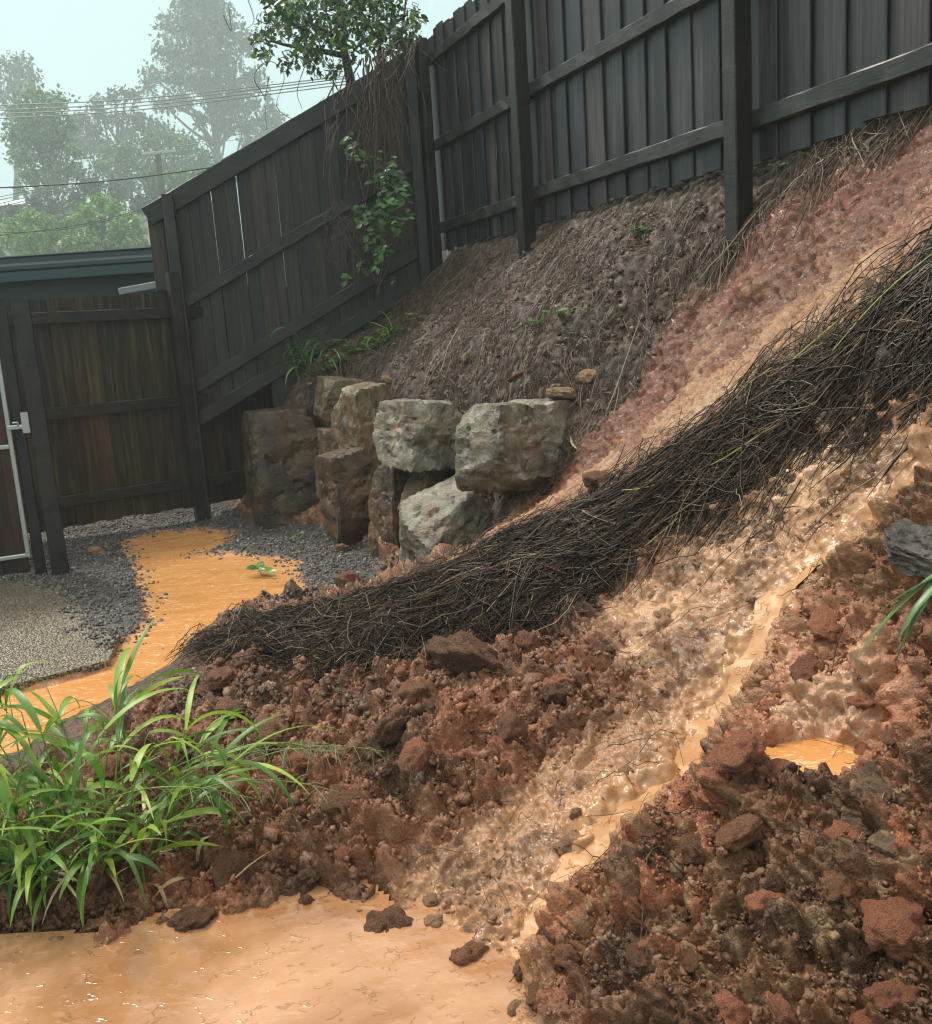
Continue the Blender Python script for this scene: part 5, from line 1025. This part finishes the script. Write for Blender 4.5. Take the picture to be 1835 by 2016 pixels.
# ================================================================== FAR TREES, HOUSES, POWER LINES
FAR = 1.6
def far_tree(label, blobs, Y, m, leafpx, dens, seed, trunk=None, limbs=True, lean=0, name='tree', group='trees beyond the fence', core=True):
    Y = Y * FAR; rg = np.random.default_rng(seed); cx = np.mean([q[0] for q in blobs]); px2m = Y / FOC; tx = trunk if trunk is not None else cx
    base = at(tx, 705, Y); base[2] = -0.15; root = empty(name, tuple(base)); tag(root, label, 'tree', group)
    pts = []; cen = []
    R_ = (max(q[0] for q in blobs) - min(q[0] for q in blobs)) * px2m * 0.4
    for (x, y, r) in blobs:
        c = at(x, y, Y + rg.uniform(-1, 1) * R_); cen.append(c); rm = r * px2m; n = max(8, int(dens * r * r))
        d = rg.normal(size=(n, 3)); d /= np.linalg.norm(d, axis=1, keepdims=True); rr = rm * rg.random((n, 1)) ** 0.45
        sub_ = rg.integers(0, max(2, n // 14), n); jit_ = rg.normal(0, rm * .25, (max(2, n // 14), 3)); pts.append(c + d * rr * [1, 1, .85] * 0.7 + jit_[sub_])
    o = leaf_cloud('crown', np.vstack(pts), leafpx * 1.05 * px2m, m, rg, .6, .5, root)
    top = min(blobs, key=lambda q: q[1]); h0 = at(tx, min(q[1] + q[2] for q in blobs) + 140, Y)[2]
    link('trunk', tube_mesh('trunk', [base, base * .5 + at(tx + 2, (705 + top[1]) / 2, Y) * .5, at((tx + cx) / 2, (top[1] + 705) / 2, Y), at(top[0], top[1] + top[2], Y)], [0.006 * Y, 0.004 * Y, .0012 * Y], M_fbark, 7, 24), root)
    tk = spline([at(tx, (705 + top[1]) / 2 + 60, Y), at((tx + cx) / 2, (top[1] + 705) / 2 - 30, Y), at(top[0], top[1] + top[2], Y)], 12); lm = []
    for c in cen:
        s_ = tk[np.argmin(np.abs(tk[:, 2] - (c[2] - 0.05 * Y))).clip(0, 11)]; lm.append(spline([s_, s_ * .45 + c * .55 + [0, 0, -.004 * Y], c], 7))
    v, q = tubes(np.array(lm), np.full(len(lm), 0.0019 * Y), 4, np.linspace(1, .35, 7)); link('limbs', mesh_np('limbs', v, q, M_fbark), root)
    return root
M_fbark = plain('grey_bark', (0.05, 0.042, 0.038), 0.8, 0, .3, 2)
def fm(name, a, b, c): return leaf_mat(name, a, b, c, 0.5, 'attr', 0.25)
M_gum = fm('gum_foliage', (0.028, 0.052, 0.032), (0.040, 0.075, 0.044), (0.07, 0.12, 0.065)); M_lgr = fm('light_green_foliage', (0.06, 0.12, 0.04), (0.10, 0.19, 0.06), (0.17, 0.28, 0.09)); M_dk = fm('dark_foliage', (0.022, 0.036, 0.022), (0.032, 0.050, 0.028), (0.055, 0.08, 0.04)); M_bush = fm('bright_bush_foliage', (0.07, 0.17, 0.025), (0.13, 0.27, 0.04), (0.24, 0.40, 0.07)); M_md = fm('mid_green_foliage', (0.04, 0.09, 0.03), (0.06, 0.13, 0.04), (0.10, 0.19, 0.06))
far_tree('tallest hazy gum tree with open crown behind the fence', [(375, 5, 42), (418, 12, 42), (338, 48, 32), (385, 58, 46), (440, 52, 42), (330, 100, 36), (382, 112, 44), (440, 108, 46), (485, 82, 32), (300, 148, 24), (345, 155, 34), (400, 158, 38), (455, 160, 42), (500, 150, 30), (288, 172, 16), (425, 205, 36), (470, 208, 36), (360, 200, 28), (322, 205, 22), (500, 200, 20), (445, 245, 26), (480, 250, 22), (395, 238, 18), (425, 280, 12), (485, 285, 12), (355, -20, 25), (400, -25, 30)], 85, M_gum, 8, 0.38, 201, 455)
far_tree('light green drooping tree at the left', [(75, 198, 34), (110, 203, 28), (42, 218, 28), (60, 250, 38), (105, 250, 38), (135, 240, 20), (30, 270, 28), (80, 290, 42), (125, 285, 33), (150, 300, 22), (40, 310, 28), (95, 330, 33), (140, 330, 26), (60, 350, 24), (115, 360, 25), (155, 345, 16), (78, 380, 18), (45, 372, 13)], 55, M_lgr, 8, 0.42, 202, 118)
far_tree('small hazy gum crown behind the light green tree at the left edge', [(15, 125, 24), (42, 122, 22), (60, 150, 20), (25, 160, 28), (55, 175, 18), (8, 190, 24), (72, 180, 13), (38, 145, 22), (-20, 150, 30), (20, 220, 25)], 85, M_gum, 7, 0.32, 203, 30)
far_tree('dark bushy tree between the light green tree and the tall gum', [(190, 200, 20), (225, 190, 18), (246, 185, 14), (265, 190, 16), (200, 225, 18), (160, 235, 24), (150, 260, 28), (185, 255, 24), (230, 235, 22), (270, 235, 26), (300, 250, 28), (325, 260, 22), (250, 262, 20), (170, 290, 28), (210, 285, 24)], 78, M_dk, 7, 0.5, 204, 215)
far_tree('broad mid green tree behind the power pole', [(215, 300, 28), (250, 292, 28), (290, 282, 30), (330, 286, 34), (370, 290, 34), (400, 310, 28), (240, 330, 33), (290, 330, 38), (340, 330, 38), (390, 335, 33), (200, 330, 24), (420, 332, 18), (300, 362, 28), (345, 365, 28), (400, 365, 25), (250, 365, 28)], 64, M_md, 7, 0.5, 205, 310)
far_tree('hazy dark conical tree right of the tall gum', [(527, 192, 9), (531, 212, 16), (515, 235, 18), (545, 235, 18), (500, 255, 20), (530, 260, 26), (560, 255, 13), (490, 280, 20), (530, 285, 28), (565, 285, 18), (600, 250, 10), (585, 290, 20)], 95, M_dk, 7, 0.55, 206, 528)
far_tree('dark green thicket below the light green tree', [(180, 372, 30), (150, 392, 28), (230, 378, 26), (110, 410, 26), (70, 402, 20), (140, 430, 26), (25, 425, 22), (200, 400, 25), (290, 395, 25), (330, 400, 25), (110, 450, 25), (270, 410, 20)], 52, M_dk, 8, 0.5, 207, 160)
far_tree('bright green rounded bush in front of the pole', [(200, 402, 24), (170, 420, 24), (226, 416, 26), (255, 432, 22), (150, 445, 24), (190, 446, 30), (235, 450, 30), (270, 456, 22), (135, 475, 20), (170, 480, 30), (215, 486, 30), (260, 490, 28), (125, 495, 15), (286, 482, 15), (200, 510, 30), (250, 510, 30)], 38, M_bush, 8, 0.55, 208, 205, name='bush')
far_tree('bright green bush at the left edge behind the shed roof', [(60, 430, 24), (90, 440, 21), (30, 450, 24), (10, 470, 22), (60, 466, 27), (105, 466, 19), (40, 490, 24), (85, 490, 24), (-10, 490, 20), (60, 510, 26)], 38, M_bush, 8, 0.55, 209, 60, name='bush')
far_tree('pale green leaning tree just behind the pole', [(285, 345, 14), (300, 338, 14), (335, 350, 14), (355, 348, 13), (375, 350, 14), (340, 370, 18), (300, 372, 16), (370, 372, 16)], 46, M_lgr, 8, 0.30, 210, 330)
def house(label, x0, x1, yr, ye, yw, Y, seed):
    Y = Y * FAR; a = at(x0, ye, Y); b = at(x1, ye, Y); top = at(x0, yr, Y)[2]; zb = at(x0, yw, Y)[2]; root = empty('house', ((a[0] + b[0]) / 2, Y, 0)); tag(root, label, 'house', 'houses beyond the fence')
    w = b[0] - a[0]; e_ = a[2]; D_ = 7.0
    v = [(a[0] + .4, Y + .5, -.2), (b[0] - .4, Y + .5, -.2), (b[0] - .4, Y + D_, -.2), (a[0] + .4, Y + D_, -.2), (a[0] + .4, Y + .5, e_), (b[0] - .4, Y + .5, e_), (b[0] - .4, Y + D_, e_), (a[0] + .4, Y + D_, e_)]
    link('wall', mesh_py('wall', v, [(0, 1, 5, 4), (1, 2, 6, 5), (2, 3, 7, 6), (3, 0, 4, 7)], M_hwall), root)
    v = [(a[0], Y, e_), (b[0], Y, e_), (b[0], Y + D_ + .5, e_), (a[0], Y + D_ + .5, e_), (a[0] + w * .2, Y + D_ / 2, top), (b[0] - w * .2, Y + D_ / 2, top)]; link('roof', mesh_py('roof', v, [(0, 1, 5, 4), (1, 2, 5), (2, 3, 4, 5), (3, 0, 4), (3, 2, 1, 0)], M_hroof), root)
    for k in range(3):
        x = a[0] + w * (0.22 + 0.25 * k); q = mesh_py('window', [(x, Y + .47, e_ - 1.7), (x + 1.1, Y + .47, e_ - 1.7), (x + 1.1, Y + .47, e_ - .6), (x, Y + .47, e_ - .6)], [(0, 1, 2, 3)], M_hwin); link('window', q, root)
M_hroof = plain('pale_metal_roof', (0.50, 0.50, 0.50), 0.5, 0, .1, 1); M_hwall = plain('house_wall', (0.42, 0.36, 0.34), 0.8, 0, .1, 1); M_hwin = plain('house_window', (0.03, 0.04, 0.05), 0.15, 0, .1, 1)
house('pale roofed house half hidden at the left edge', -110, 60, 388, 412, 440, 50, 1); house('pale roofed house behind the bright rounded bush', 248, 430, 382, 408, 430, 60, 2)
# power pole and lines
M_pole = plain('weathered_pole', (0.09, 0.07, 0.062), 0.8, 0, .2, 3); M_wire = plain('dark_wire', (0.03, 0.03, 0.03), 0.5, 0, .1); M_arm = plain('pale_crossarm', (0.45, 0.46, 0.45), 0.6, 0, .15, 3); M_ins = plain('white_insulator', (0.7, 0.7, 0.68), 0.2, 0, .1)
PY = 62.0; pt = at(309, 296, PY); root = empty('power_pole', (pt[0], pt[1], -0.12)); tag(root, 'wooden power pole with a pale crossarm', 'pole')
link('pole', tube_mesh('pole', [(pt[0], pt[1], -.1), (pt[0], pt[1], pt[2] * .5), (pt[0], pt[1], pt[2])], [.28, .2], M_pole, 10, 6), root)
a_, b_ = at(279, 303, PY - .25), at(346, 297, PY - .25); ca = link('crossarm', boxmesh('crossarm', a_, b_, 0.12, 0.16, (0, 1, 0), M_arm, .01), root); INS = []
for k in (0.04, 0.28, 0.72, 0.96):
    q = a_ * (1 - k) + b_ * k; INS.append(q + [0, 0, .26]); link('insulator', tube_mesh('insulator', [q + [0, 0, .07], q + [0, 0, .12], q + [0, 0, .2], q + [0, 0, .27]], [.03, .08, .06, .03], M_ins, 8, 8), ca)
link('brace', boxmesh('brace', (pt[0], pt[1] - .25, pt[2] - 1.0), (a_ * .75 + b_ * .25), .05, .05, (0, 1, 0), M_pole, .005), root)
def wire(p, q, sag, r, label, group='overhead power lines'):
    m_ = (np.asarray(p) + q) / 2 - [0, 0, sag]; tag(link('power_line', tube_mesh('power_line', [p, m_, q], [r], M_wire, 5, 24)), label, 'wire', group)
for k, (y0, y1, w) in enumerate([(200, 148, 'topmost'), (211, 152, 'second'), (219, 158, 'third'), (228, 164, 'lowest')]): wire(at(-160, y0 + 12, 75), at(700, y1, 70), .5, .042, w + ' of the four thin wires crossing the tall gum')
wire(at(-80, 374, 20), at(470, 322, 22), .10, .016, 'single thick cable crossing in front of the pole'); wire(at(-60, 470, 16), at(320, 402, 20), .10, .006, 'thin wire rising from the left over the bright bushes'); wire(at(-60, 460, 18), at(300, 412, 20), .15, .005, 'second thin wire over the bright bushes')
for k, y1 in enumerate((395, 402, 410, 418)): wire(INS[k], at(-90, y1 + 12, 40), .4, .016, ['leftmost', 'second', 'third', 'rightmost'][k] + ' wire running left from the crossarm')
for k, x in enumerate((560, 575)): wire(INS[1 + 2 * k], at(x, 246 + 10 * k, 58), .1, .016, ['upper', 'lower'][k] + ' wire running right from the crossarm')

# ================================================================== RAIN HAZE
t = NT('rain_haze'); t.t.nodes.remove(t.b); pvn = t.n('ShaderNodeVolumePrincipled'); pvn.inputs['Color'].default_value = (0.84, 0.97, 1.0, 1); pvn.inputs['Density'].default_value = 0.0028; pvn.inputs['Anisotropy'].default_value = 0.2
t.l(pvn.outputs[0], t.o.inputs['Volume'])
x0, x1, y0, y1, z0, z1 = -120, 120, -25, 200, -1.3, 58
v = [(x, y, z) for z in (z0, z1) for y in (y0, y1) for x in (x0, x1)]
hz = link('haze', mesh_py('haze', v, [(0, 2, 3, 1), (4, 5, 7, 6), (0, 1, 5, 4), (2, 6, 7, 3), (0, 4, 6, 2), (1, 3, 7, 5)], t.m)); tag(hz, 'grey rain haze over the whole yard', 'haze', kind='stuff')
